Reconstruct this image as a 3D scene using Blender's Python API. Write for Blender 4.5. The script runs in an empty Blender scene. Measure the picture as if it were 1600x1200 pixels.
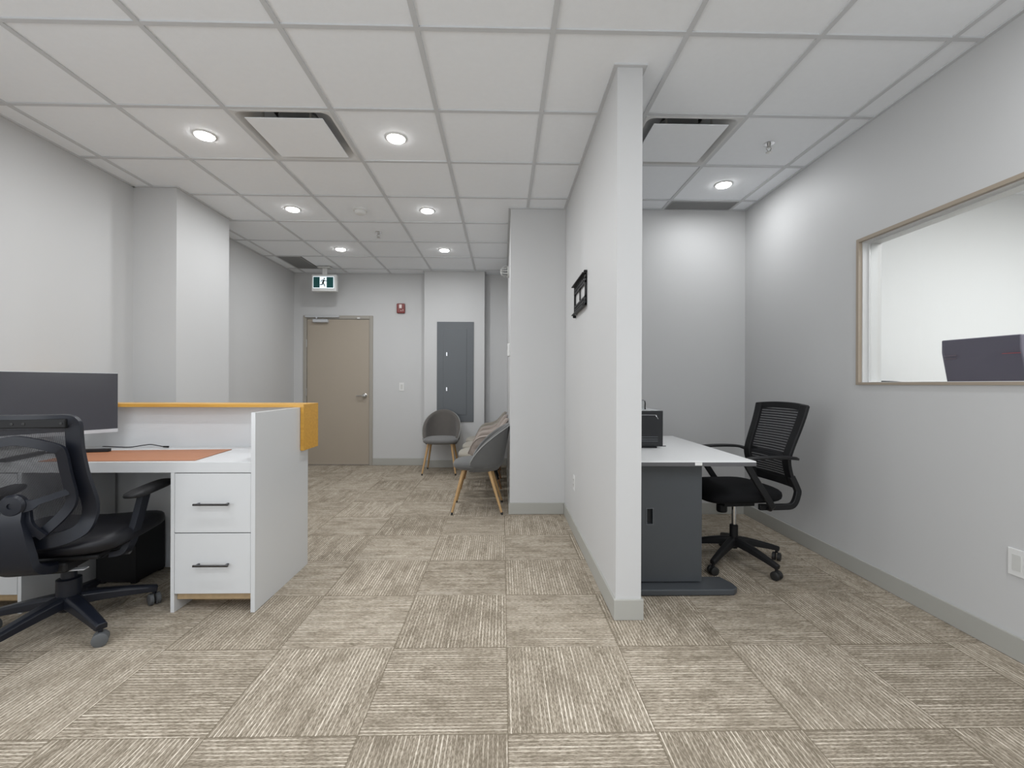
import bpy, bmesh, math, random
from mathutils import Vector, Matrix
random.seed(4)
PI = math.pi
SC = bpy.context.scene
COL = SC.collection

# ------------------------------------------------------------------ camera
CAMZ = 1.171
YAW, ROLL, FPX = 0.02118, 0.0034, 707.06
cam = bpy.data.cameras.new('camera')
cam_o = bpy.data.objects.new('camera', cam)
COL.objects.link(cam_o)
cam.sensor_width = 36.0
cam.lens = 36.0 * FPX / 1600.0
cam.shift_y = 0.43 / 1600.0
cam.clip_start = 0.05
cam_o.matrix_world = (Matrix.Translation((0, 0, CAMZ)) @ Matrix.Rotation(-YAW, 4, 'Z')
                      @ Matrix.Rotation(PI / 2, 4, 'X') @ Matrix.Rotation(ROLL, 4, 'Z'))
SC.camera = cam_o

# ------------------------------------------------------------------ world, daylight, exposure
W = bpy.data.worlds.new('world')
SC.world = W
W.use_nodes = True
W.node_tree.nodes['Background'].inputs[0].default_value = (0.86, 0.93, 1.0, 1)
W.node_tree.nodes['Background'].inputs[1].default_value = 1.0
vs = SC.view_settings
vs.view_transform = 'Standard'
vs.look = 'None'
vs.gamma = 1.0
vs.use_curve_mapping = False
vs.exposure = 0.22
DAY_W = 14.0      # daylight from an assumed, unseen shopfront; also scales the added side fill
LAMP_W = 6.6     # each recessed downlight
MEET_W = 22.0     # unseen soft lamps added to brighten the meeting room

def area_light(name, loc, rot, sx, sy, watts, col=(1, 1, 1), shape='RECTANGLE'):
    l = bpy.data.lights.new(name, 'AREA')
    l.shape = shape
    l.size = sx
    l.size_y = sy
    l.energy = watts
    l.color = col
    o = bpy.data.objects.new(name, l)
    COL.objects.link(o)
    o.location = loc
    o.rotation_euler = rot
    return o
area_light('assumed_shopfront_daylight', (-0.4, -2.55, 1.45), (PI / 2, 0, 0), 4.4, 2.1, DAY_W, (0.95, 0.975, 1.0))
area_light('added_side_fill', (-2.95, -0.95, 1.45), (0, -PI / 2, 0), 1.7, 2.5, DAY_W * 3.0, (0.95, 0.975, 1.0))  # added fill for the right wall; its side window is made up

CE = 2.755        # ceiling height
WB = 6.55         # back wall

# ------------------------------------------------------------------ materials
def new_mat(name):
    m = bpy.data.materials.new(name)
    m.use_nodes = True
    return m, m.node_tree, m.node_tree.nodes['Principled BSDF']

def mat(name, col, rough=0.5, metal=0.0, spec=0.5, bump=0.0, bscale=200.0, vary=0.0, vscale=6.0, coat=0.0, sheen=0.0, emit=0.0):
    m, nt, b = new_mat(name)
    b.inputs['Base Color'].default_value = (*col, 1)
    b.inputs['Roughness'].default_value = rough
    b.inputs['Metallic'].default_value = metal
    b.inputs['Specular IOR Level'].default_value = spec
    b.inputs['Coat Weight'].default_value = coat
    b.inputs['Sheen Weight'].default_value = sheen
    if emit:
        b.inputs['Emission Color'].default_value = (*col, 1)
        b.inputs['Emission Strength'].default_value = emit
    tc = nt.nodes.new('ShaderNodeTexCoord')
    if bump:
        n = nt.nodes.new('ShaderNodeTexNoise')
        n.inputs['Scale'].default_value = bscale
        n.inputs['Detail'].default_value = 3
        nt.links.new(tc.outputs['Object'], n.inputs['Vector'])
        bp = nt.nodes.new('ShaderNodeBump')
        bp.inputs['Strength'].default_value = bump
        bp.inputs['Distance'].default_value = 0.002
        nt.links.new(n.outputs['Fac'], bp.inputs['Height'])
        nt.links.new(bp.outputs['Normal'], b.inputs['Normal'])
    if vary:
        n = nt.nodes.new('ShaderNodeTexNoise')
        n.inputs['Scale'].default_value = vscale
        n.inputs['Detail'].default_value = 4
        nt.links.new(tc.outputs['Object'], n.inputs['Vector'])
        mx = nt.nodes.new('ShaderNodeMix')
        mx.data_type = 'RGBA'
        mx.inputs['A'].default_value = (*[c * (1 - vary) for c in col], 1)
        mx.inputs['B'].default_value = (*[min(1, c * (1 + vary)) for c in col], 1)
        nt.links.new(n.outputs['Fac'], mx.inputs['Factor'])
        nt.links.new(mx.outputs['Result'], b.inputs['Base Color'])
    return m

M = {}
M['wall'] = mat('wall_paint', (0.575, 0.575, 0.575), 0.55, bump=0.05, bscale=350, vary=0.008, vscale=2)
M['wall_meet'] = mat('bright_wall_paint', (0.72, 0.725, 0.72), 0.55, bump=0.05, bscale=350)
M['tile'] = mat('ceiling_tile', (0.875, 0.895, 0.925), 0.9, bump=0.25, bscale=260, vary=0.02, vscale=30)
M['tbar'] = mat('ceiling_grid_metal', (0.60, 0.61, 0.625), 0.5)
M['trimgrey'] = mat('grey_rubber_base', (0.41, 0.405, 0.375), 0.5)
M['white_lam'] = mat('white_laminate', (0.64, 0.65, 0.66), 0.22)
M['white_plastic'] = mat('white_plastic', (0.72, 0.72, 0.71), 0.4)
M['offwhite_plastic'] = mat('offwhite_plastic', (0.60, 0.60, 0.58), 0.4)
M['ply'] = mat('plywood_edge', (0.42, 0.30, 0.17), 0.6, vary=0.2, vscale=40)
M['shadow_gap'] = mat('dark_gap', (0.03, 0.03, 0.03), 0.8)
M['chrome'] = mat('chrome', (0.72, 0.72, 0.73), 0.15, metal=1.0)
M['dark_chrome'] = mat('dark_polished_metal', (0.10, 0.10, 0.105), 0.25, metal=1.0)
M['steel'] = mat('brushed_steel', (0.55, 0.54, 0.52), 0.3, metal=1.0)
M['black'] = mat('black_plastic', (0.010, 0.010, 0.011), 0.5, spec=0.3, bump=0.05, bscale=900)
M['black_blue'] = mat('black_satin_plastic', (0.009, 0.011, 0.018), 0.36, spec=0.4, bump=0.04, bscale=900)
M['black_fab'] = mat('black_fabric', (0.007, 0.007, 0.008), 0.9, spec=0.2, bump=0.3, bscale=700)
M['black_seat'] = mat('black_leatherette', (0.006, 0.006, 0.009), 0.45, spec=0.4, bump=0.2, bscale=90)
M['rubber'] = mat('grey_caster_rubber', (0.10, 0.105, 0.11), 0.45)
M['darkrubber'] = mat('black_caster_rubber', (0.015, 0.015, 0.015), 0.5)
M['door'] = mat('taupe_door_paint', (0.40, 0.345, 0.280), 0.42, vary=0.02, vscale=3)
M['doorframe'] = mat('door_frame_paint', (0.36, 0.335, 0.295), 0.45)
M['epanel'] = mat('grey_enamel', (0.105, 0.115, 0.125), 0.35)
M['red'] = mat('red_plastic', (0.21, 0.018, 0.014), 0.35)
M['clear_dome'] = mat('strobe_lens', (0.75, 0.62, 0.6), 0.1)
M['orange_mat'] = mat('tan_leather_mat', (0.39, 0.165, 0.082), 0.5, bump=0.1, bscale=500, vary=0.04, vscale=8)
M['charcoal'] = mat('charcoal_metal', (0.060, 0.066, 0.073), 0.38, bump=0.05, bscale=500)
M['desk_edge'] = mat('grey_edge_band', (0.10, 0.10, 0.105), 0.4)
M['greylam'] = mat('white_desk_laminate', (0.80, 0.80, 0.80), 0.35)
M['grey_fab'] = mat('grey_velvet', (0.105, 0.105, 0.103), 0.9, bump=0.5, bscale=500, sheen=0.25, vary=0.08, vscale=20)
M['taupe_fab'] = mat('taupe_grey_velvet', (0.105, 0.095, 0.087), 0.9, bump=0.5, bscale=500, sheen=0.2, vary=0.08, vscale=20)
M['seatgrey'] = mat('light_grey_fabric', (0.16, 0.158, 0.155), 0.9, bump=0.5, bscale=500, sheen=0.2, vary=0.06, vscale=20)
M['piping_grey'] = mat('pale_grey_piping', (0.30, 0.30, 0.29), 0.8)
M['cream_fab'] = mat('cream_fabric', (0.31, 0.285, 0.24), 0.9, bump=0.5, bscale=500, sheen=0.2)
M['beechwood'] = mat('light_beech_wood', (0.50, 0.315, 0.145), 0.45, vary=0.12, vscale=50)
M['gold'] = mat('copper_ferrule', (0.62, 0.36, 0.2), 0.3, metal=1.0)
M['frame_brown'] = mat('window_trim_bronze', (0.36, 0.30, 0.235), 0.4)
M['frame_alu'] = mat('window_frame_aluminium', (0.60, 0.60, 0.595), 0.4)
M['purple'] = mat('dark_plum_leatherette', (0.095, 0.086, 0.118), 0.5, bump=0.1, bscale=120)
M['redline'] = mat('red_stitching', (0.42, 0.06, 0.07), 0.6)
M['greyline'] = mat('pale_stitching', (0.25, 0.17, 0.20), 0.6)
M['silver'] = mat('silver_plastic', (0.55, 0.56, 0.58), 0.35)
M['green_sign'] = mat('sign_green', (0.010, 0.062, 0.062), 0.3, emit=0.25)
M['sign_white'] = mat('sign_white_lit', (0.80, 0.90, 0.95), 0.3, emit=0.65)
M['sign_black'] = mat('sign_dark', (0.01, 0.02, 0.02), 0.4)
M['oven_black'] = mat('oven_black_gloss', (0.010, 0.011, 0.013), 0.18)
M['vent_dark'] = mat('duct_dark', (0.05, 0.05, 0.05), 0.8)
M['vent_grey'] = mat('grille_grey', (0.34, 0.34, 0.34), 0.5)
M['recess'] = mat('diffuser_recess_paint', (0.66, 0.66, 0.66), 0.6)
M['mullion'] = mat('assumed_window_aluminium', (0.2, 0.2, 0.2), 0.4, metal=0.6)

def lamp_mat():
    m, nt, b = new_mat('led_diffuser_lit')
    b.inputs['Base Color'].default_value = (0.9, 0.9, 0.9, 1)
    b.inputs['Emission Color'].default_value = (1.0, 0.985, 0.96, 1)
    b.inputs['Emission Strength'].default_value = 26.0
    return m
M['led'] = lamp_mat()

def screen_mat():
    m, nt, b = new_mat('monitor_screen_off')
    b.inputs['Base Color'].default_value = (0.030, 0.030, 0.040, 1)
    b.inputs['Roughness'].default_value = 0.2
    b.inputs['Specular IOR Level'].default_value = 1.0
    tc = nt.nodes.new('ShaderNodeTexCoord')
    n = nt.nodes.new('ShaderNodeTexNoise'); n.inputs['Scale'].default_value = 14; n.inputs['Detail'].default_value = 6
    nt.links.new(tc.outputs['Object'], n.inputs['Vector'])
    mr = nt.nodes.new('ShaderNodeMapRange')
    mr.inputs['To Min'].default_value = 0.10; mr.inputs['To Max'].default_value = 0.22
    nt.links.new(n.outputs['Fac'], mr.inputs['Value'])
    nt.links.new(mr.outputs['Result'], b.inputs['Roughness'])
    return m
M['screen'] = screen_mat()

def oak_mat():
    m, nt, b = new_mat('honey_wood_laminate')
    tc = nt.nodes.new('ShaderNodeTexCoord')
    mp = nt.nodes.new('ShaderNodeMapping'); mp.inputs['Scale'].default_value = (3, 40, 40)
    nt.links.new(tc.outputs['Object'], mp.inputs['Vector'])
    n = nt.nodes.new('ShaderNodeTexNoise'); n.inputs['Scale'].default_value = 1.6; n.inputs['Detail'].default_value = 5
    nt.links.new(mp.outputs['Vector'], n.inputs['Vector'])
    cr = nt.nodes.new('ShaderNodeValToRGB')
    cr.color_ramp.elements[0].position = 0.3; cr.color_ramp.elements[0].color = (0.56, 0.285, 0.042, 1)
    cr.color_ramp.elements[1].position = 0.75; cr.color_ramp.elements[1].color = (0.70, 0.39, 0.065, 1)
    nt.links.new(n.outputs['Fac'], cr.inputs['Fac'])
    nt.links.new(cr.outputs['Color'], b.inputs['Base Color'])
    b.inputs['Roughness'].default_value = 0.35
    return m
M['oak'] = oak_mat()

def mesh_mat(name, col, freq, opaque, axis, rough=0.6):
    """woven netting: real holes from a stripe pattern"""
    m, nt, b = new_mat(name)
    b.inputs['Base Color'].default_value = (*col, 1)
    b.inputs['Roughness'].default_value = rough
    out = nt.nodes['Material Output']
    tr = nt.nodes.new('ShaderNodeBsdfTransparent')
    mx = nt.nodes.new('ShaderNodeMixShader')
    tc = nt.nodes.new('ShaderNodeTexCoord')
    sx = nt.nodes.new('ShaderNodeSeparateXYZ')
    nt.links.new(tc.outputs['Object'], sx.inputs[0])
    def stripe(sock, f, thr):
        a = nt.nodes.new('ShaderNodeMath'); a.operation = 'MULTIPLY'; a.inputs[1].default_value = f
        nt.links.new(sock, a.inputs[0])
        fr = nt.nodes.new('ShaderNodeMath'); fr.operation = 'FRACT'
        nt.links.new(a.outputs[0], fr.inputs[0])
        lt = nt.nodes.new('ShaderNodeMath'); lt.operation = 'LESS_THAN'; lt.inputs[1].default_value = thr
        nt.links.new(fr.outputs[0], lt.inputs[0])
        return lt.outputs[0]
    if axis == 'Z':
        s = stripe(sx.outputs['Z'], freq, opaque)
        s2 = stripe(sx.outputs['X'], 500, 0.35)
    else:
        s = stripe(sx.outputs['Z'], freq, opaque)
        s2 = stripe(sx.outputs['X'], freq, opaque)
    mxm = nt.nodes.new('ShaderNodeMath'); mxm.operation = 'MAXIMUM'
    nt.links.new(s, mxm.inputs[0]); nt.links.new(s2, mxm.inputs[1])
    nt.links.new(mxm.outputs[0], mx.inputs['Fac'])
    nt.links.new(tr.outputs[0], mx.inputs[1])
    nt.links.new(b.outputs[0], mx.inputs[2])
    nt.links.new(mx.outputs[0], out.inputs['Surface'])
    return m
M['net_dark'] = mesh_mat('dark_chair_netting', (0.030, 0.030, 0.036), 330, 0.52, 'XZ')
M['net_rib'] = mesh_mat('ribbed_chair_netting', (0.020, 0.020, 0.023), 60, 0.76, 'Z')

def glass_mat():
    m, nt, b = new_mat('clear_glass')
    out = nt.nodes['Material Output']
    tr = nt.nodes.new('ShaderNodeBsdfTransparent'); tr.inputs[0].default_value = (0.97, 0.98, 0.98, 1)
    gl = nt.nodes.new('ShaderNodeBsdfGlossy'); gl.inputs['Roughness'].default_value = 0.03
    fr = nt.nodes.new('ShaderNodeFresnel'); fr.inputs['IOR'].default_value = 1.25
    mx = nt.nodes.new('ShaderNodeMixShader')
    nt.links.new(fr.outputs[0], mx.inputs[0]); nt.links.new(tr.outputs[0], mx.inputs[1]); nt.links.new(gl.outputs[0], mx.inputs[2])
    nt.links.new(mx.outputs[0], out.inputs['Surface'])
    return m
M['glass'] = glass_mat()

def quilt_mat(name, col):
    m, nt, b = new_mat(name)
    b.inputs['Base Color'].default_value = (*col, 1)
    b.inputs['Roughness'].default_value = 0.9
    b.inputs['Sheen Weight'].default_value = 0.2
    tc = nt.nodes.new('ShaderNodeTexCoord')
    mp = nt.nodes.new('ShaderNodeMapping'); mp.inputs['Rotation'].default_value = (0.6, 0.78, 0.4)
    nt.links.new(tc.outputs['Object'], mp.inputs['Vector'])
    v = nt.nodes.new('ShaderNodeTexVoronoi'); v.inputs['Scale'].default_value = 14; v.inputs['Randomness'].default_value = 0.15
    nt.links.new(mp.outputs['Vector'], v.inputs['Vector'])
    bp = nt.nodes.new('ShaderNodeBump'); bp.inputs['Strength'].default_value = 0.6; bp.inputs['Distance'].default_value = 0.02; bp.invert = True
    nt.links.new(v.outputs['Distance'], bp.inputs['Height'])
    nt.links.new(bp.outputs['Normal'], b.inputs['Normal'])
    return m
M['beige_quilt'] = quilt_mat('beige_quilted_fabric', (0.30, 0.255, 0.225))
M['cream_quilt'] = quilt_mat('cream_quilted_fabric', (0.40, 0.35, 0.29))
M['taupe_quilt'] = quilt_mat('taupe_quilted_fabric', (0.25, 0.225, 0.19))

def carpet_mat():
    m, nt, b = new_mat('striped_carpet_tile')
    N, L = nt.nodes, nt.links
    b.inputs['Roughness'].default_value = 0.95
    b.inputs['Specular IOR Level'].default_value = 0.15
    tc = N.new('ShaderNodeTexCoord')
    sp = N.new('ShaderNodeSeparateXYZ'); L.new(tc.outputs['Object'], sp.inputs[0])
    def math_(op, a, b_=None, c=None):
        n = N.new('ShaderNodeMath'); n.operation = op
        for i, v in enumerate((a, b_, c)):
            if v is None: continue
            if isinstance(v, (int, float)): n.inputs[i].default_value = v
            else: L.new(v, n.inputs[i])
        return n.outputs[0]
    u = math_('MULTIPLY', math_('SUBTRACT', sp.outputs['X'], 0.0228), 2.0)
    v = math_('MULTIPLY', math_('SUBTRACT', sp.outputs['Y'], 2.0159), 2.0)
    iu, iv = math_('FLOOR', u), math_('FLOOR', v)
    s = math_('ADD', math_('ADD', iu, iv), 1000.0)
    par = math_('MODULO', s, 2.0)            # 1 -> stripes run in depth
    par = math_('GREATER_THAN', par, 0.5)
    # across / along coordinates in metres, swapped on every other tile
    X, Y = sp.outputs['X'], sp.outputs['Y']
    npar = math_('SUBTRACT', 1.0, par)
    across = math_('ADD', math_('MULTIPLY', X, par), math_('MULTIPLY', Y, npar))
    along = math_('ADD', math_('MULTIPLY', Y, par), math_('MULTIPLY', X, npar))
    tid = math_('ADD', math_('MULTIPLY', iu, 7.31), math_('MULTIPLY', iv, 3.77))
    def noise(sa, sl, scale, detail=2, rough=0.5, off=0.0):
        cb = N.new('ShaderNodeCombineXYZ')
        L.new(math_('MULTIPLY', across, sa), cb.inputs[0])
        L.new(math_('MULTIPLY', along, sl), cb.inputs[1])
        L.new(math_('ADD', tid, off), cb.inputs[2])
        n = N.new('ShaderNodeTexNoise'); n.inputs['Scale'].default_value = scale
        n.inputs['Detail'].default_value = detail; n.inputs['Roughness'].default_value = rough
        L.new(cb.outputs[0], n.inputs['Vector'])
        return n.outputs['Fac']
    def rng(v_, a, b_, c, d):
        n = N.new('ShaderNodeMapRange'); L.new(v_, n.inputs['Value'])
        n.inputs['From Min'].default_value = a; n.inputs['From Max'].default_value = b_
        n.inputs['To Min'].default_value = c; n.inputs['To Max'].default_value = d
        return n.outputs['Result']
    # regular fine corded lines, 33 per tile, with a wandering weight
    wave = math_('SINE', math_('MULTIPLY', across, 2 * PI * 66.0))
    cord = rng(wave, 0.15, 0.95, 0.0, 1.0)
    streak = rng(noise(95, 1.6, 1.0, 2, 0.5), 0.36, 0.66, 0.0, 1.0)     # long streaks along the cords
    dash = rng(noise(240, 30, 1.0, 2, 0.6, 5.0), 0.38, 0.62, 0.0, 1.0)   # short flecks
    blotch = rng(noise(16, 5.5, 1.0, 4, 0.7, 11.0), 0.50, 0.60, 0.0, 1.0)   # darker worn-looking patches
    blotch2 = rng(noise(60, 12, 1.0, 3, 0.6, 17.0), 0.45, 0.6, 0.0, 1.0)
    blotch = math_('MULTIPLY', blotch, rng(blotch2, 0, 1, 0.45, 1.0))
    dash2 = rng(noise(330, 60, 1.0, 2, 0.6, 23.0), 0.36, 0.64, 0.0, 1.0)
    light = math_('MULTIPLY', cord, rng(streak, 0, 1, 0.12, 1.0))
    light = math_('MULTIPLY', light, rng(dash, 0, 1, 0.45, 0.95))
    light = math_('MULTIPLY', light, rng(blotch, 0, 1, 1.0, 0.40))
    light = math_('ADD', light, math_('MULTIPLY', dash2, 0.42))
    wear = rng(noise(7, 4.5, 1.0, 3, 0.65, 31.0), 0.48, 0.66, 0.0, 1.0)
    light = math_('SUBTRACT', light, math_('MULTIPLY', blotch, 0.14))
    light = math_('MULTIPLY', light, rng(wear, 0, 1, 1.0, 0.62))
    tone = N.new('ShaderNodeTexWhiteNoise'); tone.noise_dimensions = '1D'; L.new(tid, tone.inputs['W'])
    light = math_('ADD', light, rng(tone.outputs['Value'], 0, 1, -0.05, 0.05))
    # faint seams
    fu, fv = math_('FRACT', u), math_('FRACT', v)
    eu = math_('MINIMUM', fu, math_('SUBTRACT', 1.0, fu)); ev = math_('MINIMUM', fv, math_('SUBTRACT', 1.0, fv))
    seam = rng(math_('MINIMUM', eu, ev), 0.0, 0.008, 0.35, 0.0)
    light = math_('SUBTRACT', light, seam)
    cr = N.new('ShaderNodeValToRGB'); L.new(light, cr.inputs['Fac'])
    e = cr.color_ramp.elements
    e[0].position = 0.0; e[0].color = (0.19, 0.158, 0.118, 1)
    e[1].position = 1.0; e[1].color = (0.78, 0.71, 0.61, 1)
    x = e.new(0.38); x.color = (0.405, 0.35, 0.278, 1)
    L.new(cr.outputs['Color'], b.inputs['Base Color'])
    bp = N.new('ShaderNodeBump'); bp.inputs['Strength'].default_value = 0.35; bp.inputs['Distance'].default_value = 0.003
    L.new(light, bp.inputs['Height']); L.new(bp.outputs['Normal'], b.inputs['Normal'])
    return m
M['carpet'] = carpet_mat()

# ------------------------------------------------------------------ mesh helpers
class G:
    """collects geometry into one mesh"""
    def __init__(s):
        s.bm = bmesh.new()
    def box(s, x0, x1, y0, y1, z0, z1):
        vs_ = [s.bm.verts.new(p) for p in ((x0, y0, z0), (x1, y0, z0), (x1, y1, z0), (x0, y1, z0),
                                           (x0, y0, z1), (x1, y0, z1), (x1, y1, z1), (x0, y1, z1))]
        for f in ((3, 2, 1, 0), (4, 5, 6, 7), (0, 1, 5, 4), (1, 2, 6, 5), (2, 3, 7, 6), (3, 0, 4, 7)):
            s.bm.faces.new([vs_[i] for i in f])
        return s
    def rings(s, rings, closed=True, cap=True, loop=False):
        R = [[s.bm.verts.new(p) for p in r] for r in rings]
        n = len(R[0])
        m = len(R)
        for i in range(m if loop else m - 1):
            a, b = R[i], R[(i + 1) % m]
            for j in range(n if closed else n - 1):
                k = (j + 1) % n
                s.bm.faces.new((a[j], a[k], b[k], b[j]))
        if cap and not loop:
            s.bm.faces.new(R[0][::-1]); s.bm.faces.new(R[-1])
        return s
    def sweep(s, pts, prof, up=(0, 0, 1), loop=False, scales=None):
        """prof: list of (a,b): a along the side axis, b along 'up'-ish axis"""
        P = [Vector(p) for p in pts]
        rings = []
        n = len(P)
        upv = Vector(up)
        for i, p in enumerate(P):
            if loop:
                t = (P[(i + 1) % n] - P[i - 1])
            else:
                t = P[min(i + 1, n - 1)] - P[max(i - 1, 0)]
            t.normalize()
            side = t.cross(upv)
            if side.length < 1e-4:
                side = Vector((1, 0, 0))
            side.normalize()
            nrm = side.cross(t).normalized()
            sc = scales[i] if scales else 1.0
            if not isinstance(sc, tuple): sc = (sc, sc)
            rings.append([p + side * a * sc[0] + nrm * b * sc[1] for a, b in prof])
        return s.rings(rings, loop=loop)
    def tube(s, pts, r, n=10, r2=None, up=(0, 0, 1), loop=False, flat=1.0):
        m = len(pts)
        prof = [(math.cos(2 * PI * k / n), flat * math.sin(2 * PI * k / n)) for k in range(n)]
        rr = [r + ((r2 if r2 is not None else r) - r) * i / max(1, m - 1) for i in range(m)]
        P = [Vector(p) for p in pts]
        d = (P[-1] - P[0])
        if not loop and d.length > 0 and abs(d.normalized().dot(Vector(up))) > 0.9 and m == 2:
            up = (1, 0, 0)
        return s.sweep(pts, prof, up=up, loop=loop, scales=rr)
    def lathe(s, prof, c=(0, 0, 0), n=24, axis='Z', cap=True):
        rings = []
        for r, h in prof:
            ring = []
            for k in range(n):
                a = 2 * PI * k / n
                x, y = r * math.cos(a), r * math.sin(a)
                if axis == 'Z': p = (x, y, h)
                elif axis == 'X': p = (h, x, y)
                else: p = (y, h, x)
                ring.append(Vector(p) + Vector(c))
            rings.append(ring)
        return s.rings(rings, cap=cap)
    def prism(s, poly, d0, d1, axis='Y'):
        """poly in the plane across 'axis'"""
        def P(a, b, d):
            return {'Y': (a, d, b), 'X': (d, a, b), 'Z': (a, b, d)}[axis]
        return s.rings([[P(a, b, d0) for a, b in poly], [P(a, b, d1) for a, b in poly]])
    def pillow(s, c, size, e=4.0, ez=2.5, nu=32, nv=14, fn=None):
        """superellipsoid cushion"""
        def se(w, p):
            return math.copysign(abs(w) ** p, w)
        rings = []
        for i in range(nv + 1):
            v = -PI / 2 + PI * i / nv
            v = max(-PI / 2 + 0.02, min(PI / 2 - 0.02, v))
            cv, sv = abs(math.cos(v)) ** (2 / ez), se(math.sin(v), 2 / ez)
            ring = []
            for k in range(nu):
                a = 2 * PI * k / nu
                p = Vector((size[0] * cv * se(math.cos(a), 2 / e), size[1] * cv * se(math.sin(a), 2 / e), size[2] * sv))
                if fn: p = fn(p)
                ring.append(p + Vector(c))
            rings.append(ring)
        return s.rings(rings)
    def xf(s, mat4):
        s.bm.transform(mat4)
        return s
    def build(s, name, m, parent=None, bevel=0.0, smooth=False, sub=0, seg=2, ang=0.6):
        bmesh.ops.recalc_face_normals(s.bm, faces=s.bm.faces)
        me = bpy.data.meshes.new(name)
        s.bm.to_mesh(me); s.bm.free()
        me.materials.append(m if not isinstance(m, str) else M[m])
        if smooth:
            me.polygons.foreach_set('use_smooth', [True] * len(me.polygons))
            if smooth == 'auto':
                me.set_sharp_from_angle(angle=ang)
        o = bpy.data.objects.new(name, me)
        COL.objects.link(o)
        if parent: o.parent = parent
        if bevel:
            b = o.modifiers.new('bevel', 'BEVEL'); b.width = bevel; b.segments = seg; b.limit_method = 'ANGLE'
        if sub:
            q = o.modifiers.new('sub', 'SUBSURF'); q.levels = sub; q.render_levels = sub
        return o

def bx(name, m, x0, x1, y0, y1, z0, z1, parent=None, bevel=0.0):
    return G().box(x0, x1, y0, y1, z0, z1).build(name, m, parent, bevel)

def tag(o, label=None, cat=None, group=None, kind=None):
    if label: o['label'] = label
    if cat: o['category'] = cat
    if group: o['group'] = group
    if kind: o['kind'] = kind
    return o

def thing(name, label, cat, loc=(0, 0, 0), rz=0.0, group=None, rot=None):
    o = bpy.data.objects.new(name, None)
    o.empty_display_size = 0.05
    COL.objects.link(o)
    o.location = loc
    o.rotation_euler = rot if rot else (0, 0, rz)
    return tag(o, label, cat, group)

def struct(o):
    o['kind'] = 'structure'
    return o

def children(o):
    return [c for c in bpy.data.objects if c.parent == o]

def copy_tree(o, parent=None):
    kids = children(o)
    c = o.copy(); COL.objects.link(c); c.parent = parent
    for k in kids: copy_tree(k, c)
    return c

def dup(o, label, loc, rz=None):
    c = copy_tree(o)
    c['label'] = label
    c.location = loc
    if rz is not None: c.rotation_euler = (0, 0, rz)
    return c

def smooth_path(pts, k=6, loop=False):
    """Catmull-Rom through the points"""
    P = [Vector(p) for p in pts]
    n = len(P); out = []
    rng = range(n) if loop else range(n - 1)
    for i in rng:
        if loop: a, b, c, d = P[i - 1], P[i], P[(i + 1) % n], P[(i + 2) % n]
        else: a, b, c, d = P[max(i - 1, 0)], P[i], P[i + 1], P[min(i + 2, n - 1)]
        for j in range(k):
            t = j / k
            out.append(0.5 * ((2 * b) + (-a + c) * t + (2 * a - 5 * b + 4 * c - d) * t * t + (-a + 3 * b - 3 * c + d) * t ** 3))
    if not loop: out.append(P[-1])
    return out

# ------------------------------------------------------------------ room shell
YF = -2.6         # assumed shopfront wall, unseen behind the camera
XL, XR = -2.99, 2.205
struct(bx('floor', 'carpet', XL - 0.15, 5.5, YF - 0.1, WB + 0.15, -0.1, 0.0))

# ceiling: lay-in tiles above an exposed grid
GX0, GY0, GS = 0.222, 2.636, 0.61
tiles_skip = {(-3, 0), (1, 0)}       # diffusers sit in these bays
g = G()
i0, i1 = -6, 4
j0, j1 = -9, 7
grille_cut = {(2, 2), (-5, 5)}
for i in range(i0, i1):
    for j in range(j0, j1):
        if (i, j) in tiles_skip: continue
        x0, x1 = max(GX0 + GS * i, XL - 0.02), min(GX0 + GS * (i + 1), XR + 0.02)
        y0, y1 = max(GY0 + GS * j, YF - 0.02), min(GY0 + GS * (j + 1), WB + 0.02)
        if x1 - x0 < 0.02 or y1 - y0 < 0.02: continue
        if (i, j) == (-5, 5): x0 = GX0 + GS * i + 0.305
        if (i, j) == (2, 2): continue
        g.box(x0, x1, y0, y1, CE + 0.006, CE + 0.02)
ceiling = struct(g.build('ceiling', 'tile'))
bx('ceiling_deck', 'wall', XL - 0.15, 5.5, YF - 0.1, WB + 0.15, CE + 0.16, CE + 0.25, ceiling)
g = G()
w = 0.012
for i in range(i0, i1 + 1):
    x = GX0 + GS * i
    if XL < x < XR: g.box(x - w, x + w, YF, WB, CE - 0.001, CE + 0.006)
for j in range(j0, j1 + 1):
    y = GY0 + GS * j
    if YF < y < WB: g.box(XL, XR, y - w, y + w, CE - 0.0006, CE + 0.006)
g.build('ceiling_grid', 'tbar', ceiling)

# walls
g = G()
g.box(XL - 0.15, XL, YF, -2.25, 0, CE + 0.16); g.box(XL - 0.15, XL, 0.35, WB + 0.15, 0, CE + 0.16)  # gap left for the added, unseen side window
g.box(XL - 0.15, XL, -2.25, 0.35, 0, 0.55); g.box(XL - 0.15, XL, -2.25, 0.35, 2.35, CE + 0.16)
struct(g.build('wall_left', 'wall'))
g = G()
for y in (-2.25, -0.95, 0.35): g.box(XL - 0.11, XL - 0.05, y - 0.025, y + 0.025, 0.55, 2.35)
g.box(XL - 0.11, XL - 0.05, -2.25, 0.35, 0.55, 0.60); g.box(XL - 0.11, XL - 0.05, -2.25, 0.35, 2.30, 2.35)
struct(g.build('added_side_window', 'mullion'))  # made-up frame around the added side light, out of view
struct(bx('wall_column_left', 'wall', XL - 0.05, -2.645, 3.725, 4.43, 0, CE + 0.03))
DX0, DX1, DZ = -2.852, -1.862, 2.148
g = G()
g.box(XL - 0.15, DX0 + 0.02, WB, WB + 0.15, 0, CE + 0.16)
g.box(DX1 - 0.02, XR, WB, WB + 0.15, 0, CE + 0.16)
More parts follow.
